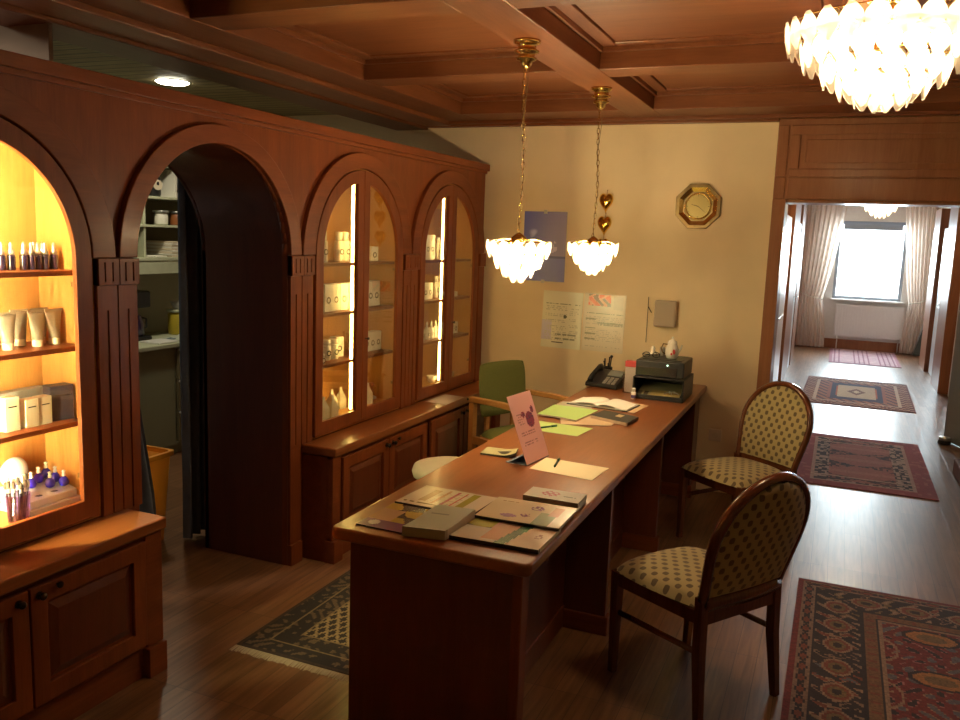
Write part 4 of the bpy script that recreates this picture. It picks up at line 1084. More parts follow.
# open book
t = thing('open_book', 'open appointment book with white pages lying beyond the green folder', 'book', (-1.20,4.73,ZD+.001), R(-6))
b = MB(); b.box((-.185,-.115,0),(.185,.115,.004)); b.build('cover', M['black'], t)
for s in (-1, 1):
    b = MB(); b.grid(lambda u, v, s=s: (s*u*.178, (v-.5)*.22, .006+.020*math.sin(PI*min(1, u*1.02)**.6)*(1-u*.35)), 20, 4, None, True)
    n = len(b.v); b.box((0,-.109,.0041),(s*.172,.109,.009)); b.build('page_block', M['paper'], t)
sheet('paper_sheet', 'loose cream sheet right of the open book, by the printer tray', 'paper', [(-1.20,4.93),(-.96,4.86),(-.99,4.60),(-1.10,4.60)], ZD, .001, lambda u, v: rgb(206,178,140), 6, 6)
# notebook
sheet('notebook', 'closed dark notebook with a pale label in front of the open book', 'notebook', [(-1.135,4.50),(-.925,4.42),(-.945,4.235),(-1.165,4.325)], ZD+.003, .016, lambda u, v: rgb(206,186,140) if .48 < u < .66 and .18 < v < .5 else rgb(54,52,46), 24, 24, PAINT, None, side=lambda u, v: rgb(186,160,140) if v > .9 else rgb(60,54,50))
# telephone
t = thing('telephone', 'black desk telephone with a grey display', 'telephone', (-1.345,5.37,ZD+.0005), R(-12))
b = MB(); b.prism([(-.115,-.10,0),(-.115,.10,0),(-.115,.10,.095),(-.115,.06,.10),(-.115,-.10,.025)], (.23,0,0)); b.build('body', M['black'], t, bevel=.008)
sl = math.atan2(.075, .16)
def onslope(mb, x0, x1, s0, s1, h):
    for_ = lambda x, s, hh: (x, -.10+s*math.cos(sl)-hh*math.sin(sl), .025+s*math.sin(sl)+hh*math.cos(sl))
    n = len(mb.v); mb.v += [for_(x, s, hh) for hh in (0, h) for x, s in ((x0,s0),(x1,s0),(x1,s1),(x0,s1))]
    for q in ((0,3,2,1),(4,5,6,7),(0,1,5,4),(1,2,6,5),(2,3,7,6),(3,0,4,7)): mb.face([n+i for i in q])
b = MB(); onslope(b, .0, .10, .105, .17, .006); b.build('display', M['screen'], t, bevel=.001)
b = MB()
for i in range(4):
    for j in range(3): onslope(b, .005+j*.032, .028+j*.032, .012+i*.021, .026+i*.021, .004)
b.build('keypad', M['greybox'], t)
b = MB(); f_ = lambda s, h: (-.075, -.10+s*math.cos(sl)-h*math.sin(sl), .025+s*math.sin(sl)+h*math.cos(sl))
b.tube([f_(.005,.016), f_(.03,.03), f_(.09,.036), f_(.145,.03), f_(.172,.016)], [.026,.022,.017,.022,.026], 10, ry=[.018,.014,.011,.014,.018]); b.build('handset', M['black'], t)
b = MB(); b.tube([(-.11,-.06,.02)]+[(-.122-.006*math.sin(i*1.6),-.05+i*.006,.012+.006*math.cos(i*1.6)) for i in range(18)]+[(-.11,.08,.02)], .0028, 6); b.build('cord', M['black'], t)
# pen cup
t = thing('pen_cup', 'black cup with dark pens behind the telephone', 'pen cup', (-1.40,5.56,ZD))
MB().lathe([(.034,0),(.036,.10),(.032,.10),(.030,.006),(.001,.006)], n=20, cap=False).build('cup', M['black'], t)
for k in range(5):
    a = k*1.3; q = thing('pen', ('tallest', 'second tallest', 'thin', 'slanted', 'short')[k]+' dark pen standing in the black cup behind the telephone', 'pen', (-1.40+.012*math.cos(a),5.56+.012*math.sin(a),ZD+.008), 0, 'pens in the cup')
    h = .165-.012*k; b = MB(); b.tube([(0,0,0),(.014*math.cos(a),.014*math.sin(a),h)], .0045, 8); b.build('barrel', M['black'], q)
    b = MB(); b.sph((.0145*math.cos(a),.0145*math.sin(a),h), .0065 if k else .011, 8); b.build('tip', M['black'], q)
# leaflet box with red packet
t = thing('leaflet_holder', 'clear leaflet holder between the telephone and the printer', 'holder', (-1.160,5.23,ZD))
b = MB(); b.ring([(-.045,-.03,0),(.045,-.03,0),(.045,.04,0),(-.045,.04,0)], [(-.042,-.027,0),(.042,-.027,0),(.042,.037,0),(-.042,.037,0)], (0,0,.14)); b.box((-.045,-.03,0),(.045,.04,.003)); b.build('box', M['acrylic'], t)
t = thing('red_packet', 'red packet standing in the clear holder beside the printer', 'packet', (-1.160,5.23,ZD+.004))
b = MB(); b.box((-.036,-.015,0),(.036,.025,.16)); b.build('carton', plain('pale_card', (.5,.42,.38), .6), t, bevel=.002)
b = MB(); b.box((-.038,-.018,.161),(.038,.028,.20)); b.build('red_top', M['red'], t, bevel=.004)
# letter tray stack
t = thing('desk_tray', 'open black desk tray holding papers, under the black printer', 'tray', (-.952,5.24,ZD))
b = MB(); b.box((-.155,-.19,0),(.155,.17,.012)); b.box((-.155,-.19,0),(-.147,.17,.135)); b.box((.147,-.19,0),(.155,.17,.135)); b.box((-.155,.16,0),(.155,.17,.135)); b.box((-.155,-.19,.012),(.155,-.184,.03)); b.box((-.155,-.17,.127),(.155,.17,.135)); b.build('tray_body', M['black'], t, bevel=.002)
sheet('envelope', 'pale printed envelope lying in the open black tray', 'envelope', [(-1.09,5.32),(-.83,5.30),(-.825,5.07),(-1.085,5.07)], ZD+.014, .006, lambda u, v: rgb(170,150,96) if v > .55 and u > .3 else (rgb(60,50,36) if v > .7 and (u*14 % 1) < .5 else rgb(150,146,112)), 20, 16, PAINT, None, curl=lambda u, v: .05*(1-v))
t = thing('key_bunch', 'bunch of keys on top of the papers in the black tray', 'keys', (-.875,5.12,ZD+.045))
b = MB(); b.tube([(.012*math.cos(2*PI*i/16),.012*math.sin(2*PI*i/16),.004) for i in range(16)], .001, 5, closed=True); b.build('key_ring', M['silver'], t)
for k in range(3):
    a = k*.9-2.4; b = MB(); b.tube([(.012*math.cos(a),.012*math.sin(a),.004),(.022*math.cos(a),.022*math.sin(a),.004)], .008, 8, ry=.0015); b.tube([(.02*math.cos(a),.02*math.sin(a),.004),(.055*math.cos(a),.055*math.sin(a),-.002)], .003, 4); b.build('key', M['silver'], t)
t = thing('printer', 'compact black printer on top of the desk tray', 'printer', (-.955,5.25,ZD+.1355))
b = MB(); b.box((-.150,-.155,0),(.145,.165,.10)); b.build('housing', M['black'], t, bevel=.008)
b = MB(); b.box((-.145,-.159,.008),(.105,-.154,.06)); b.build('front_panel', plain('gloss_black', (.02,.02,.022), .12, coat=.6), t, bevel=.002)
b = MB(); b.tube([(.045,-.158,.078),(.045,-.153,.078)], .005, 12); b.build('indicator_light', emit('power_led', (.6,1,.75), 2.5), t)
b = MB(); b.box((-.12,-.1,.10),(.12,.14,.104)); b.build('lid', M['black'], t)
zt = ZD+.1355+.105
t = thing('porcelain_pot', 'white porcelain coffee pot with red flowers on top of the printer', 'pot', (-.915,5.24,zt))
MB().lathe([(.030,0),(.034,.004),(.042,.03),(.040,.06),(.030,.085),(.027,.095)], n=28).build('body', M['porcelain'], t)
b = MB(); b.lathe([(.030,.095),(.026,.108),(.010,.116),(.005,.120),(.009,.126),(.006,.134),(.001,.137)], n=24, cap=False); b.build('lid', M['porcelain'], t)
b = MB(); b.tube([(-.028,0,.085),(-.055,0,.088),(-.066,0,.06),(-.058,0,.035),(-.041,0,.025)], .0045, 8); b.build('handle', M['brassdark'], t)
b = MB(); b.tube([(.036,0,.04),(.052,0,.062),(.060,0,.088)], [.009,.006,.004], 8); b.build('spout', M['porcelain'], t)
b = MB(); b.sph((.018,-.0365,.045), (.011,.004,.018), 8); b.sph((.004,-.040,.032), (.008,.003,.008), 8); b.build('flower_motif', M['red'], t)
t = thing('eyeglasses', 'dark folded eyeglasses on the left of the printer top', 'eyeglasses', (-1.04,5.22,zt), R(15))
b = MB()
for s in (-1, 1): b.tube([(s*.03+.022*math.cos(2*PI*i/18),-.03,.018+.016*math.sin(2*PI*i/18)) for i in range(18)], .0028, 6, closed=True); b.tube([(s*.053,-.03,.022),(s*.050,.04,.012),(-s*.02,.045,.008)], .003, 6)
b.tube([(-.008,-.03,.02),(.008,-.03,.02)], .0022, 6); b.build('frame', M['black'], t)
t = thing('shell_figurine', 'small white figurine behind the eyeglasses on the printer', 'figurine', (-1.05,5.33,zt))
b = MB(); b.lathe([(.022,0),(.026,.01),(.012,.03),(.015,.042),(.006,.056),(.001,.06)], n=16, cap=False); b.build('body', M['porcelain'], t)
t = thing('small_tin', 'small grey tin standing between the figurine and the porcelain pot', 'tin', (-.99,5.33,zt))
MB().lathe([(.016,0),(.017,.002),(.017,.05),(.015,.054)], n=18).build('body', M['silver'], t)
t = thing('pill_bottle', 'small white bottle with a violet label before the desk tray', 'bottle', (-1.090,5.02,ZD))
MB().lathe([(.014,0),(.0155,.003),(.0155,.04),(.010,.046)], n=18).build('body', M['white'], t); MB().lathe([(.011,.046),(.0115,.066),(.010,.068)], n=18).build('cap', M['white'], t)
MB().lathe([(.0159,.008),(.0159,.026)], n=18, cap=False).build('label_band', plain('violet_label', (.12,.08,.22), .5), t)
# paper on the far countertop
sheet('paper_sheet', 'white sheet lying on the far cherry countertop', 'paper', [(-2.41,5.12),(-2.255,5.10),(-2.25,4.80),(-2.41,4.82)], .6125, .001, lambda u, v: rgb(214,200,190), 6, 6)

# ------------------------------------------------------------------ products in the cabinets
RING = plain('printed_black', (.02,.02,.02), .5)
def ringmark(parent, x, z, r=.014):
    b = MB(); b.tube([(x,r*math.cos(2*PI*i/18),z+r*math.sin(2*PI*i/18)) for i in range(18)], .0007, 6, closed=True, ry=r*.24, up=(1,0,0))
    return b.build('round_emblem', RING, parent)
SH = [1.5252, 1.2552, .9802, .6652]
def P_dropper(t, s=1):
    MB().lathe([(.0135,0),(.0142,.002),(.0142,.048),(.011,.053)], n=18).build('bottle_body', M['darkbottle'], t); MB().lathe([(.0115,.050),(.0115,.064),(.007,.070),(.006,.088),(.002,.095)], n=14).build('pump_cap', M['silver'], t)
def P_tube(t, s=1):
    b = MB(); n = 20; rows = 8
    for j in range(rows+1):
        v = j/rows; a = .020+.018*v; c_ = .018*(1-v)**.8+.0015; z = .024+.100*v
        for i in range(n): b.v.append((c_*math.cos(2*PI*i/n), a*math.sin(2*PI*i/n), z))
    for j in range(rows):
        for i in range(n): b.face((j*n+i, j*n+(i+1) % n, (j+1)*n+(i+1) % n, (j+1)*n+i), None, True)
    b.face([rows*n+i for i in range(n)]); b.build('tube_body', M['tube'], t); MB().lathe([(.0185,0),(.019,.003),(.019,.024)], n=20).build('cap', M['boxcream'], t)
    b = MB(); b.box((-.002,-.0385,.119),(.002,.0385,.128)); b.build('crimp', M['tube'], t)
def P_box(w_, h_, d_, mat, ring=True):
    def f(t, s=1):
        MB().box((-d_/2,-w_/2,0),(d_/2,w_/2,h_)).build('carton', mat, t, bevel=.0015)
        if ring: ringmark(t, d_/2+.0008, h_*.42, min(.015, w_*.22))
        else: MB().box((d_/2,-w_*.3,h_*.7),(d_/2+.0006,w_*.3,h_*.74)).build('printed_band', M['darkmetal'], t)
    return f
def P_cyl(r, h_, capr, caph, ring=True):
    def f(t, s=1):
        MB().lathe([(r*.94,0),(r,.003),(r,h_-caph-.006),(r*.9,h_-caph)], n=22).build('bottle_body', M['white'], t); MB().lathe([(capr,h_-caph),(capr,h_-.002),(capr*.9,h_)], n=18).build('cap', M['whitegloss'], t)
        if ring: ringmark(t, r+.0005, (h_-caph)*.48, min(.013, r*.6))
    return f
def P_cone(t, s=1):
    MB().lathe([(.019,0),(.021,.003),(.020,.06),(.010,.085)], n=18).build('bottle_body', M['white'], t); MB().lathe([(.009,.085),(.006,.115),(.002,.122)], n=12).build('nozzle', M['whitegloss'], t); ringmark(t, .0215, .035, .009)
def P_bag(w_=.055, d_=.035, h_=.115):
    def f(t, s=1):
        b = MB(); x, y = d_/2, w_/2
        b.v = [(-x,-y,0),(x,-y,0),(x,y,0),(-x,y,0),(-x,-y,h_*.55),(x,-y,h_*.55),(x,y,h_*.55),(-x,y,h_*.55),(0,-y*.22,h_),(0,y*.22,h_)]
        for q in ((0,3,2,1),(0,1,5,4),(1,2,6,5),(2,3,7,6),(3,0,4,7),(4,5,8),(6,7,9),(5,6,9,8),(7,4,8,9)): b.face(q)
        b.build('bag_body', M['bag'], t); MB().box((-.0022,-y*.3,h_-.006),(.0022,y*.3,h_+.012)).build('folded_top', M['white'], t)
    return f
KIND = dict(dropper=('dropper_bottle', 'bottle', P_dropper), tube=('cosmetic_tube', 'tube', P_tube),
    cbox=('product_box', 'box', P_box(.052,.100,.040,M['boxcream'],False)), ctall=('product_box', 'box', P_box(.055,.118,.045,M['boxcream'],False)),
    kbox=('product_box', 'box', P_box(.085,.128,.055,M['blackbox'],False)), gbox=('product_box', 'box', P_box(.20,.115,.04,M['greybox'],False)),
    wbottle=('white_bottle', 'bottle', P_cyl(.026,.165,.020,.05)), wslim=('white_bottle', 'bottle', P_cyl(.020,.150,.014,.04)), jar=('cream_jar', 'jar', P_cyl(.024,.055,.0245,.016)), wshort=('white_bottle', 'bottle', P_cyl(.028,.115,.027,.03)),
    sbox=('product_box', 'box', P_box(.060,.085,.050,M['white'])), wbox=('product_box', 'box', P_box(.070,.150,.055,M['white'])), mbox=('product_box', 'box', P_box(.062,.115,.050,M['white'])), tbox=('product_box', 'box', P_box(.060,.165,.045,M['white'])),
    cone=('nozzle_bottle', 'bottle', P_cone), bag=('gift_bag', 'bag', P_bag()), lowbox=('product_box', 'box', P_box(.10,.035,.06,M['white'],False)))
PROTO = {}
def product(kind, x, y, z, label, group, rz=None):
    nm, cat, fn = KIND[kind]; a = R(-14) if rz is None else R(rz)
    if kind in PROTO: return dup(PROTO[kind], (x,y,z), a, label, group)
    t = thing(nm, label, cat, (x,y,z), a, group); fn(t); PROTO[kind] = t; return t
ORD = ['leftmost', 'second from left', 'third from left', 'fourth from left', 'fifth from left', 'sixth from left', 'seventh from left']
def row(kind, ys, x, sh, what, where, group, rz=None):
    n = len(ys)
    for i, y in enumerate(ys):
        o = '' if n == 1 else (ORD[i] if i < n-1 else 'rightmost')+' '
        product(kind, x+.006*(hsh(i, y)-.5), y, SH[sh], ('single ' if n == 1 else o)+what+', '+where, group, None if rz is None else rz)
B0 = 'of the bright cabinet'
row('dropper', [1.935,1.975,2.008,2.060,2.088,2.117,2.147,2.183], -2.585, 0, 'dark violet dropper bottle in the front row', 'top shelf '+B0, 'dropper bottles') if False else None
for i, y in enumerate([1.972,2.008]): product('dropper', -2.585, y, SH[0], ('left','right')[i]+' dark bottle of the pair at the left end of the bright top shelf', 'dropper bottles')
row('dropper', [2.058,2.086,2.114,2.143,2.180], -2.585, 0, 'dropper bottle, front five', 'top shelf '+B0, 'dropper bottles')
row('dropper', [2.10,2.14,2.175], -2.64, 0, 'dropper bottle of the rear three', 'top shelf '+B0, 'dropper bottles')
row('tube', [1.980,2.098,2.168], -2.585, 1, 'silver squeeze tube standing in front', 'second shelf '+B0, 'silver tubes', 4)
row('tube', [2.075,2.155], -2.645, 1, 'silver squeeze tube standing behind', 'second shelf '+B0, 'silver tubes', 4)
product('ctall', -2.565, 1.955, SH[2], 'taller cream carton at the left edge of the third shelf in the bright cabinet', 'cartons', 0)
row('cbox', [2.030,2.086], -2.565, 2, 'small cream carton of two', 'third shelf '+B0, 'cartons', 0)
product('kbox', -2.575, 2.165, SH[2], 'black and grey upright carton on the third shelf of the bright cabinet', 'cartons', -12)
product('gbox', -2.66, 2.07, SH[2], 'long grey carton behind the cream ones in the bright cabinet', 'cartons', 0)
# brush tumbler, mirror disc, tray with perfume bottles
t = thing('brush_tumbler', 'clear tumbler at the bottom left of the bright cabinet', 'tumbler', (-2.525,1.945,SH[3]))
MB().lathe([(.032,0),(.040,.10),(.0375,.10),(.030,.005),(.001,.005)], n=24, cap=False).build('cup', glassy('violet_tumbler', (.72,.62,.9), .08), t)
for k in range(14):
    a = k*2.4; r = .010+.014*hsh(k, 3); h = .135+.03*hsh(k, 8)
    t = thing('makeup_brush', 'slim cosmetic brush standing among the others in the clear tumbler', 'brush', (-2.525+r*math.cos(a),1.945+r*math.sin(a),SH[3]+.006), 0, 'brushes in the tumbler')
    b = MB(); b.tube([(0,0,0),(.012*math.cos(a),.012*math.sin(a),h*.72)], .0026, 6); b.build('handle', M['black'], t)
    b = MB(); b.tube([(.012*math.cos(a),.012*math.sin(a),h*.72),(.014*math.cos(a),.014*math.sin(a),h*.82)], .0045, 8); b.build('ferrule', M['silver'], t)
    b = MB(); b.sph((.015*math.cos(a),.015*math.sin(a),h*.90), (.0065,.0065,.016), 8); b.build('bristles', M['bristle'] if k % 3 else M['boxcream'], t)
t = thing('display_tray', 'white stepped display tray holding blue perfume bottles in the bright cabinet', 'tray', (-2.61,2.10,SH[3]))
b = MB(); b.box((-.085,-.11,0),(.085,.11,.022)); b.build('base', M['whitegloss'], t, bevel=.004)
b = MB(); b.prism([(.072,-.10,.0225),(-.078,-.10,.0225),(-.078,-.10,.085),(.072,-.10,.050)], (0,.20,0)); b.build('upper_step', M['whitegloss'], t, bevel=.004)
for px_, py_ in ((.05,.02),(.05,-.045)):
    b = MB(); b.lathe([(.001,.0012),(.013,.0008)], (px_,py_,.0562), 18, cap=False); b.build('holder_hole', M['black'], t)
def ztray(x): return SH[3]+.050+(.072-x)*.035/.15
for i, (x, y) in enumerate(((.035,.075),(-.005,.072),(-.05,.07),(.02,.028),(-.03,.022),(-.01,-.025),(-.04,-.065))):
    t = thing('perfume_bottle', (ORD[6-i] if i else 'rightmost')+' round cobalt blue perfume bottle on the white display tray', 'bottle', (-2.61+x,2.10+y,ztray(x)), 0, 'cobalt perfume bottles')
    if i == 0:
        p0 = t; MB().lathe([(.006,0),(.015,.005),(.019,.016),(.014,.030),(.006,.038)], n=20).build('bottle_body', M['bluebottle'], t); MB().lathe([(.006,.038),(.007,.046),(.004,.052),(.008,.058),(.001,.062)], n=12, cap=False).build('stopper', M['whitegloss'], t)
    else:
        for ch in p0.children:
            c_ = ch.copy(); COL.objects.link(c_); c_.parent = t
t = thing('round_powder_puff', 'large round white powder puff standing behind the brushes', 'powder puff', (-2.655,2.035,SH[3]+.0775))
b = MB(); b.sph((0,0,.056), (.022,.056,.056), 24); b.build('puff', M['whitegloss'], t)
# middle cabinet
B2 = 'of the cabinet beside the archway'; L2, R2 = 'behind the left door', 'behind the right door'
product('wbottle', -2.58, 3.875, SH[0], 'leftmost white bottle on the top shelf of the cabinet beside the archway', 'white bottles')
row('wbottle', [4.045,4.112], -2.585, 0, 'white bottle of two', 'top shelf, left door, '+B2, 'white bottles')
product('sbox', -2.58, 4.395, SH[0], 'small white box alone on the top shelf, right door beside the archway', 'white boxes')
row('wbox', [3.89,3.968,4.046,4.125], -2.575, 1, 'tall white box', 'second shelf, left door, '+B2, 'white boxes', -4)
row('wbox', [4.36,4.435], -2.59, 1, 'tall white box of two', 'second shelf, right door, '+B2, 'white boxes', -4)
product('jar', -2.54, 3.80, SH[2], 'small white jar at the left end of the third shelf beside the archway', 'white jars and bottles')
product('wshort', -2.59, 3.925, SH[2], 'short white bottle just right of the small white jar', 'white jars and bottles')
product('wshort', -2.585, 3.995, SH[2], 'second short white bottle right of the small white jar', 'white jars and bottles')
product('mbox', -2.62, 4.085, SH[2], 'white box behind the light strip, third shelf beside the archway', 'white boxes')
row('mbox', [4.345,4.41,4.475], -2.595, 2, 'white box of three', 'third shelf right, '+B2, 'white boxes', -4)
row('bag', [3.83,3.915], -2.535, 3, 'front gabled paper bag', 'floor '+B2, 'paper gift bags', -10)
row('bag', [4.045,4.135], -2.62, 3, 'rear gabled paper bag', 'floor '+B2, 'paper gift bags', -10)
product('bag', -2.56, 4.34, SH[3], 'single gabled paper bag behind the right door beside the archway', 'paper gift bags', -6)
t = thing('candle_holder', 'small amber candle holder with a white foot at the right of the cabinet floor', 'candle holder', (-2.62,4.49,SH[3]))
MB().lathe([(.028,0),(.030,.01),(.012,.02)], n=20).build('foot', M['white'], t); MB().lathe([(.008,.02),(.012,.05),(.006,.07),(.016,.09),(.012,.10)], n=16).build('stem', M['amber'], t)
# far cabinet
B3 = 'of the cabinet nearest the wall'
row('tbox', [5.075,5.145], -2.57, 0, 'tall white box of two', 'top shelf, left door, '+B3, 'white boxes', -6)
product('wslim', -2.58, 5.30, SH[0], 'slim white bottle behind the light strip, top shelf nearest the wall', 'white bottles')
product('wbottle', -2.59, 5.52, SH[0], 'single white bottle, top shelf, right door nearest the wall', 'white bottles')
row('mbox', [5.06,5.13], -2.57, 1, 'white box of two', 'second shelf left, '+B3, 'white boxes', -6)
product('wslim', -2.58, 5.285, SH[1], 'slim white bottle beside two boxes, second shelf nearest the wall', 'white bottles')
row('lowbox', [5.51], -2.58, 1, 'low white box lying', 'second shelf, right door, '+B3, 'white boxes')
row('cone', [5.04,5.11,5.18,5.25], -2.56, 2, 'pointed nozzle bottle', 'third shelf, left door, '+B3, 'nozzle bottles')
row('sbox', [5.45,5.515,5.58], -2.58, 2, 'white box of three', 'third shelf right, '+B3, 'white boxes', -4)
t = thing('white_cup', 'small white porcelain cup on the floor of the cabinet nearest the wall', 'cup', (-2.56,5.21,SH[3]))
MB().lathe([(.020,0),(.026,.004),(.036,.05),(.034,.05),(.024,.008),(.001,.008)], n=22, cap=False).build('bowl', M['porcelain'], t)
b = MB(); b.tube([(.0,-.033,.04),(0,-.05,.036),(0,-.05,.02),(0,-.03,.012)], .003, 6); b.build('handle', M['porcelain'], t)
t = thing('glass_tealight', 'small clear glass tealight holder at the right of the far cabinet floor', 'tealight', (-2.57,5.56,SH[3]))
MB().lathe([(.018,0),(.022,.03),(.020,.03),(.016,.006),(.001,.006)], n=18, cap=False).build('cup', M['crystal'], t)

# ------------------------------------------------------------------ pantry behind the archway
t = thing('pantry_wall_shelf', 'pale green wall shelf unit in the pantry beyond the archway', 'shelf', (-4.8,4.8,0))
b = MB()
for z, th in ((2.13,.022),(1.895,.018),(1.690,.018)): b.box((-4.97,4.0,z-th),(-4.62,5.75,z))
b.box((-4.97,4.0,1.43),(-4.58,5.75,1.452)); b.box((-4.97,4.0,1.335),(-4.585,5.75,1.43))
for y in (4.0,4.665,5.735): b.box((-4.97,y,1.452),(-4.63,y+.02,2.13))
b.build('shelf_frame', M['pantry'], t, off=t.location, bevel=.002)
b = MB(); b.box((-4.978,4.0,1.34),(-4.97,5.75,2.13)); b.build('back_board', M['pantrydark'], t, off=t.location)
t = thing('pantry_counter_unit', 'grey-green base unit below the pantry counter', 'cabinet', (-4.7,4.6,0))
b = MB(); b.box((-4.96,3.3,.08),(-4.42,4.73,.81)); b.box((-4.90,3.3,0),(-4.46,5.7,.08)); b.build('body', plain('unit_green', (.26,.26,.16), .6), t, off=t.location, bevel=.003)
for i in range(3):
    b = MB(); b.box((-4.42,4.735,.10+i*.235),(-4.40,5.60,.325+i*.235)); o = b.build('drawer_front', M['pantrydark'], t, off=t.location, bevel=.002)
    b = MB(); b.box((-4.40,4.74,.315+i*.235),(-4.385,5.0,.328+i*.235)); b.build('pull', M['white'], o, off=t.location)
tag(MB().box((-4.965,3.3,.812),(-4.385,5.75,.845)).build('pantry_countertop', M['pantry'], bevel=.006), 'pale countertop of the pantry beyond the archway', 'countertop')
ZC = .8455
for i, y in enumerate((5.01,5.075)): 
    t = thing('ring_binder', ('left','right')[i]+' white ring binder on the top pantry shelf', 'binder', (-4.75,y,1.8955), 0, 'white binders')
    MB().box((-.12,-.030,0),(.12,.030,.205)).build('cover', M['paper'], t, bevel=.003); MB().tube([(.121,0,.05),(.1225,0,.05)], .012, 14).build('finger_hole', M['black'], t)
t = thing('pet_mug', 'dark jar with a round cream face on the top pantry shelf', 'jar', (-4.72,4.86,1.8955))
MB().lathe([(.045,0),(.052,.02),(.052,.13),(.042,.15)], n=24).build('jar_body', M['black'], t); b = MB(); b.tube([(.045,-.01,.085),(.056,-.012,.085)], .038, 20); b.build('cream_disc', M['boxcream'], t); b = MB(); b.tube([(.056,-.012,.095),(.0575,-.012,.095)], .014, 14); b.build('dark_spot', M['black'], t)
for i, y in enumerate((4.93,5.09)):
    t = thing('glass_jar', ('left','right')[i]+' lidded glass jar on the middle pantry shelf', 'jar', (-4.72,y,1.6905), 0, 'pantry jars')
    MB().lathe([(.045,0),(.050,.01),(.050,.075),(.040,.09)], n=24).build('jar_body', M['paper'] if i == 0 else M['amber'], t); MB().lathe([(.046,.09),(.060,.092),(.060,.104),(.05,.108)], n=24).build('lid', M['silver'], t)
for i in range(9):
    tag(place(MB().box((-.14,-.13,0),(.14,.13,.0125)).build('folded_towel', M['paper'] if i % 2 else M['boxcream'], bevel=.004), (-4.76+.006*(hsh(i,1)-.5),5.06+.012*(hsh(i,2)-.5),1.4525+.0130*i), R(4*(hsh(i,5)-.5))), ('lowest' if i == 0 else 'topmost' if i == 8 else 'cream' if i % 2 == 0 else 'white')+' folded cloth in the pile on the lower pantry shelf', 'cloth', 'pile of folded cloths')
tag(place(MB().box((-.07,-.07,0),(.07,.07,.012)).build('paper_pad', M['paper'], bevel=.002), (-4.70,4.82,1.4525), R(10)), 'flat white pad in front of the cloth pile on the pantry shelf', 'paper pad')
for i in range(4):
    o = MB().obox((0,0,.11), (.24,.006,.20), 0, ('X', R(-18))).build('magazine', M['paper'] if i % 2 else M['greybox']); place(o, (-4.76,4.50+.035*i,1.4525)); tag(o, ('leftmost', 'second', 'third', 'rightmost')[i]+' magazine leaning at the left of the pantry divider', 'magazine', 'leaning pantry magazines')
t = thing('coffee_machine', 'black filter coffee machine on the pantry counter', 'coffee machine', (-4.76,4.64,ZC))
b = MB(); b.box((-.12,-.10,0),(.12,.10,.03)); b.box((-.12,-.10,.03),(-.03,.10,.36)); b.box((-.12,-.10,.24),(.11,.10,.36)); b.build('housing', M['black'], t, bevel=.012)
MB().lathe([(.055,.031),(.068,.05),(.068,.13),(.045,.175),(.048,.185)], (.045,0,0), 24).build('carafe', M['darkbottle'], t); b = MB(); b.tube([(.045,.06,.165),(.05,.11,.15),(.05,.11,.09),(.045,.065,.07)], .008, 8); b.build('carafe_handle', M['black'], t)
b = MB(); b.box((.1105,-.09,.25),(.1125,-.04,.35)); b.build('steel_plate', M['silver'], t)
t = thing('dish_towel', 'crumpled white patterned dish towel at the edge of the pantry counter', 'towel', (-4.50,4.97,ZC))
b = MB()
def tw(u, v):
    x = (u-.5)*.24; y = (v-.5)*.36; h = .075*math.exp(-((x/.08)**2+(y/.11)**2))*(1+.35*math.sin(u*11+v*7)+.25*math.sin(v*17))+.004
    return (x, y, h)
b.grid(tw, 30, 40, lambda u, v: rgb(96,116,120) if hsh(math.floor(u*9), math.floor(v*13)) > .72 else rgb(200,206,190), True); b.build('cloth', PAINT, t)
t = thing('yellow_canister', 'yellow canister carrying a white bowl on the pantry counter', 'canister', (-4.74,5.13,ZC))
MB().lathe([(.085,0),(.09,.01),(.09,.155),(.075,.175)], n=28).build('can', M['yellow'], t); MB().lathe([(.095,.176),(.10,.18),(.10,.192),(.09,.196)], n=28).build('lid', M['pantry'], t)
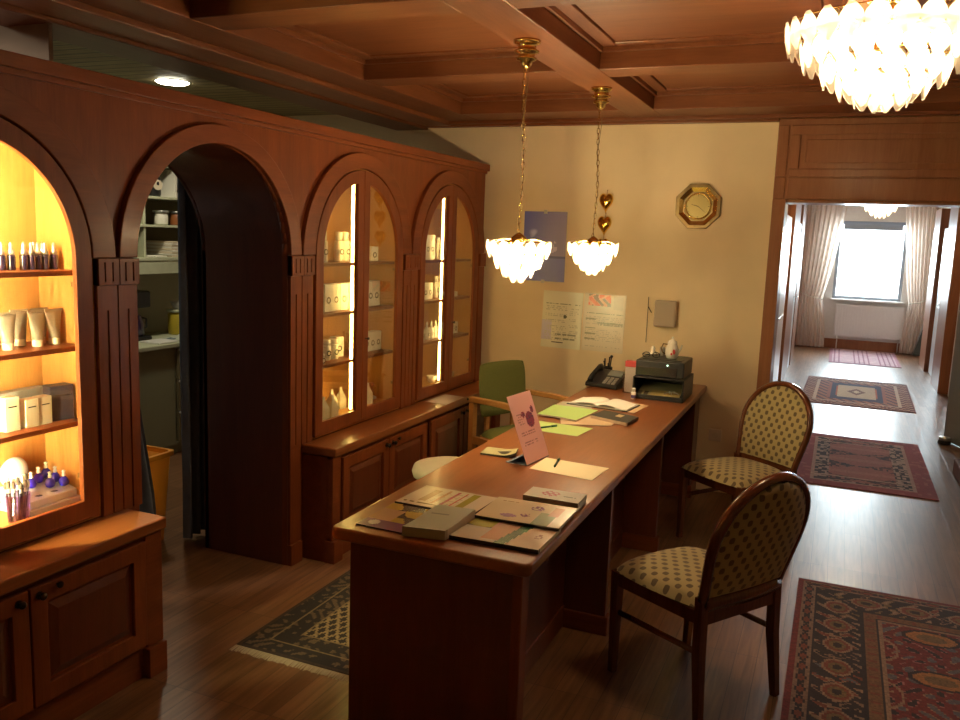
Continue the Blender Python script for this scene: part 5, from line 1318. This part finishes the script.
t = thing('white_bowl', 'white bowl on top of the yellow canister', 'bowl', (-4.74,5.13,ZC+.1965))
MB().lathe([(.04,0),(.045,.004),(.075,.06),(.072,.06),(.04,.01),(.001,.01)], n=26, cap=False).build('bowl_shell', M['white'], t)
tag(place(MB().box((-.09,-.10,0),(.09,.10,.012)).build('white_tray', M['white'], bevel=.005), (-4.50,4.66,ZC), 0), 'white tray in front of the coffee machine', 'tray')
# orange waste bin
t = thing('waste_bin', 'orange plastic waste bin behind the archway', 'bin', (-3.36,3.31,0))
def rr(hx, hy, z): return [(p[0], p[1], z) for p in rrect(-hx,-hy,hx,hy,.03,0,4)]
b = MB(); A = rr(.11,.075,0); B = rr(.145,.10,.48); C_ = rr(.138,.093,.48); D_ = rr(.104,.069,.012); n = len(A); b.v = A+B+C_+D_
for i in range(n):
    j = (i+1) % n
    b.face((i,j,n+j,n+i), None, True); b.face((n+i,n+j,2*n+j,2*n+i)); b.face((2*n+i,2*n+j,3*n+j,3*n+i), None, True)
b.face(list(range(n))[::-1]); b.face([3*n+i for i in range(n)]); b.build('bin_body', M['orange'], t)
b = MB(); b.ring(rr(.158,.113,.470), rr(.137,.092,.470), (0,0,.026)); b.build('rim', M['orange'], t, bevel=.003)
# blue curtains of the archway
t = thing('doorway_curtain', 'dark blue curtain drawn to the right side behind the archway', 'curtain', (-3.10,3.5,0), 0, 'dark blue doorway curtains')
curtain_sheet(3.372, 3.80, -3.12, .03, 2.20, 6, .035, lambda v: (0,1), 110, 20, 'y').build('fabric', M['blue'], t, off=t.location)
t = thing('doorway_curtain', 'dark blue curtain gathered at the left side behind the archway', 'curtain', (-3.10,2.85,0), 0, 'dark blue doorway curtains')
curtain_sheet(2.64, 3.17, -3.10, .03, 2.20, 6, .03, lambda v: (0, 1-.34*min(1, max(0,(v-.12)/.45))), 110, 20, 'y').build('fabric', M['blue'], t, off=t.location)
tag(MB().tube([(-3.10,2.63,2.22),(-3.10,3.85,2.22)], .012, 8).build('curtain_rod', M['darkmetal']), 'dark rod carrying the blue curtains behind the archway', 'curtain rod')
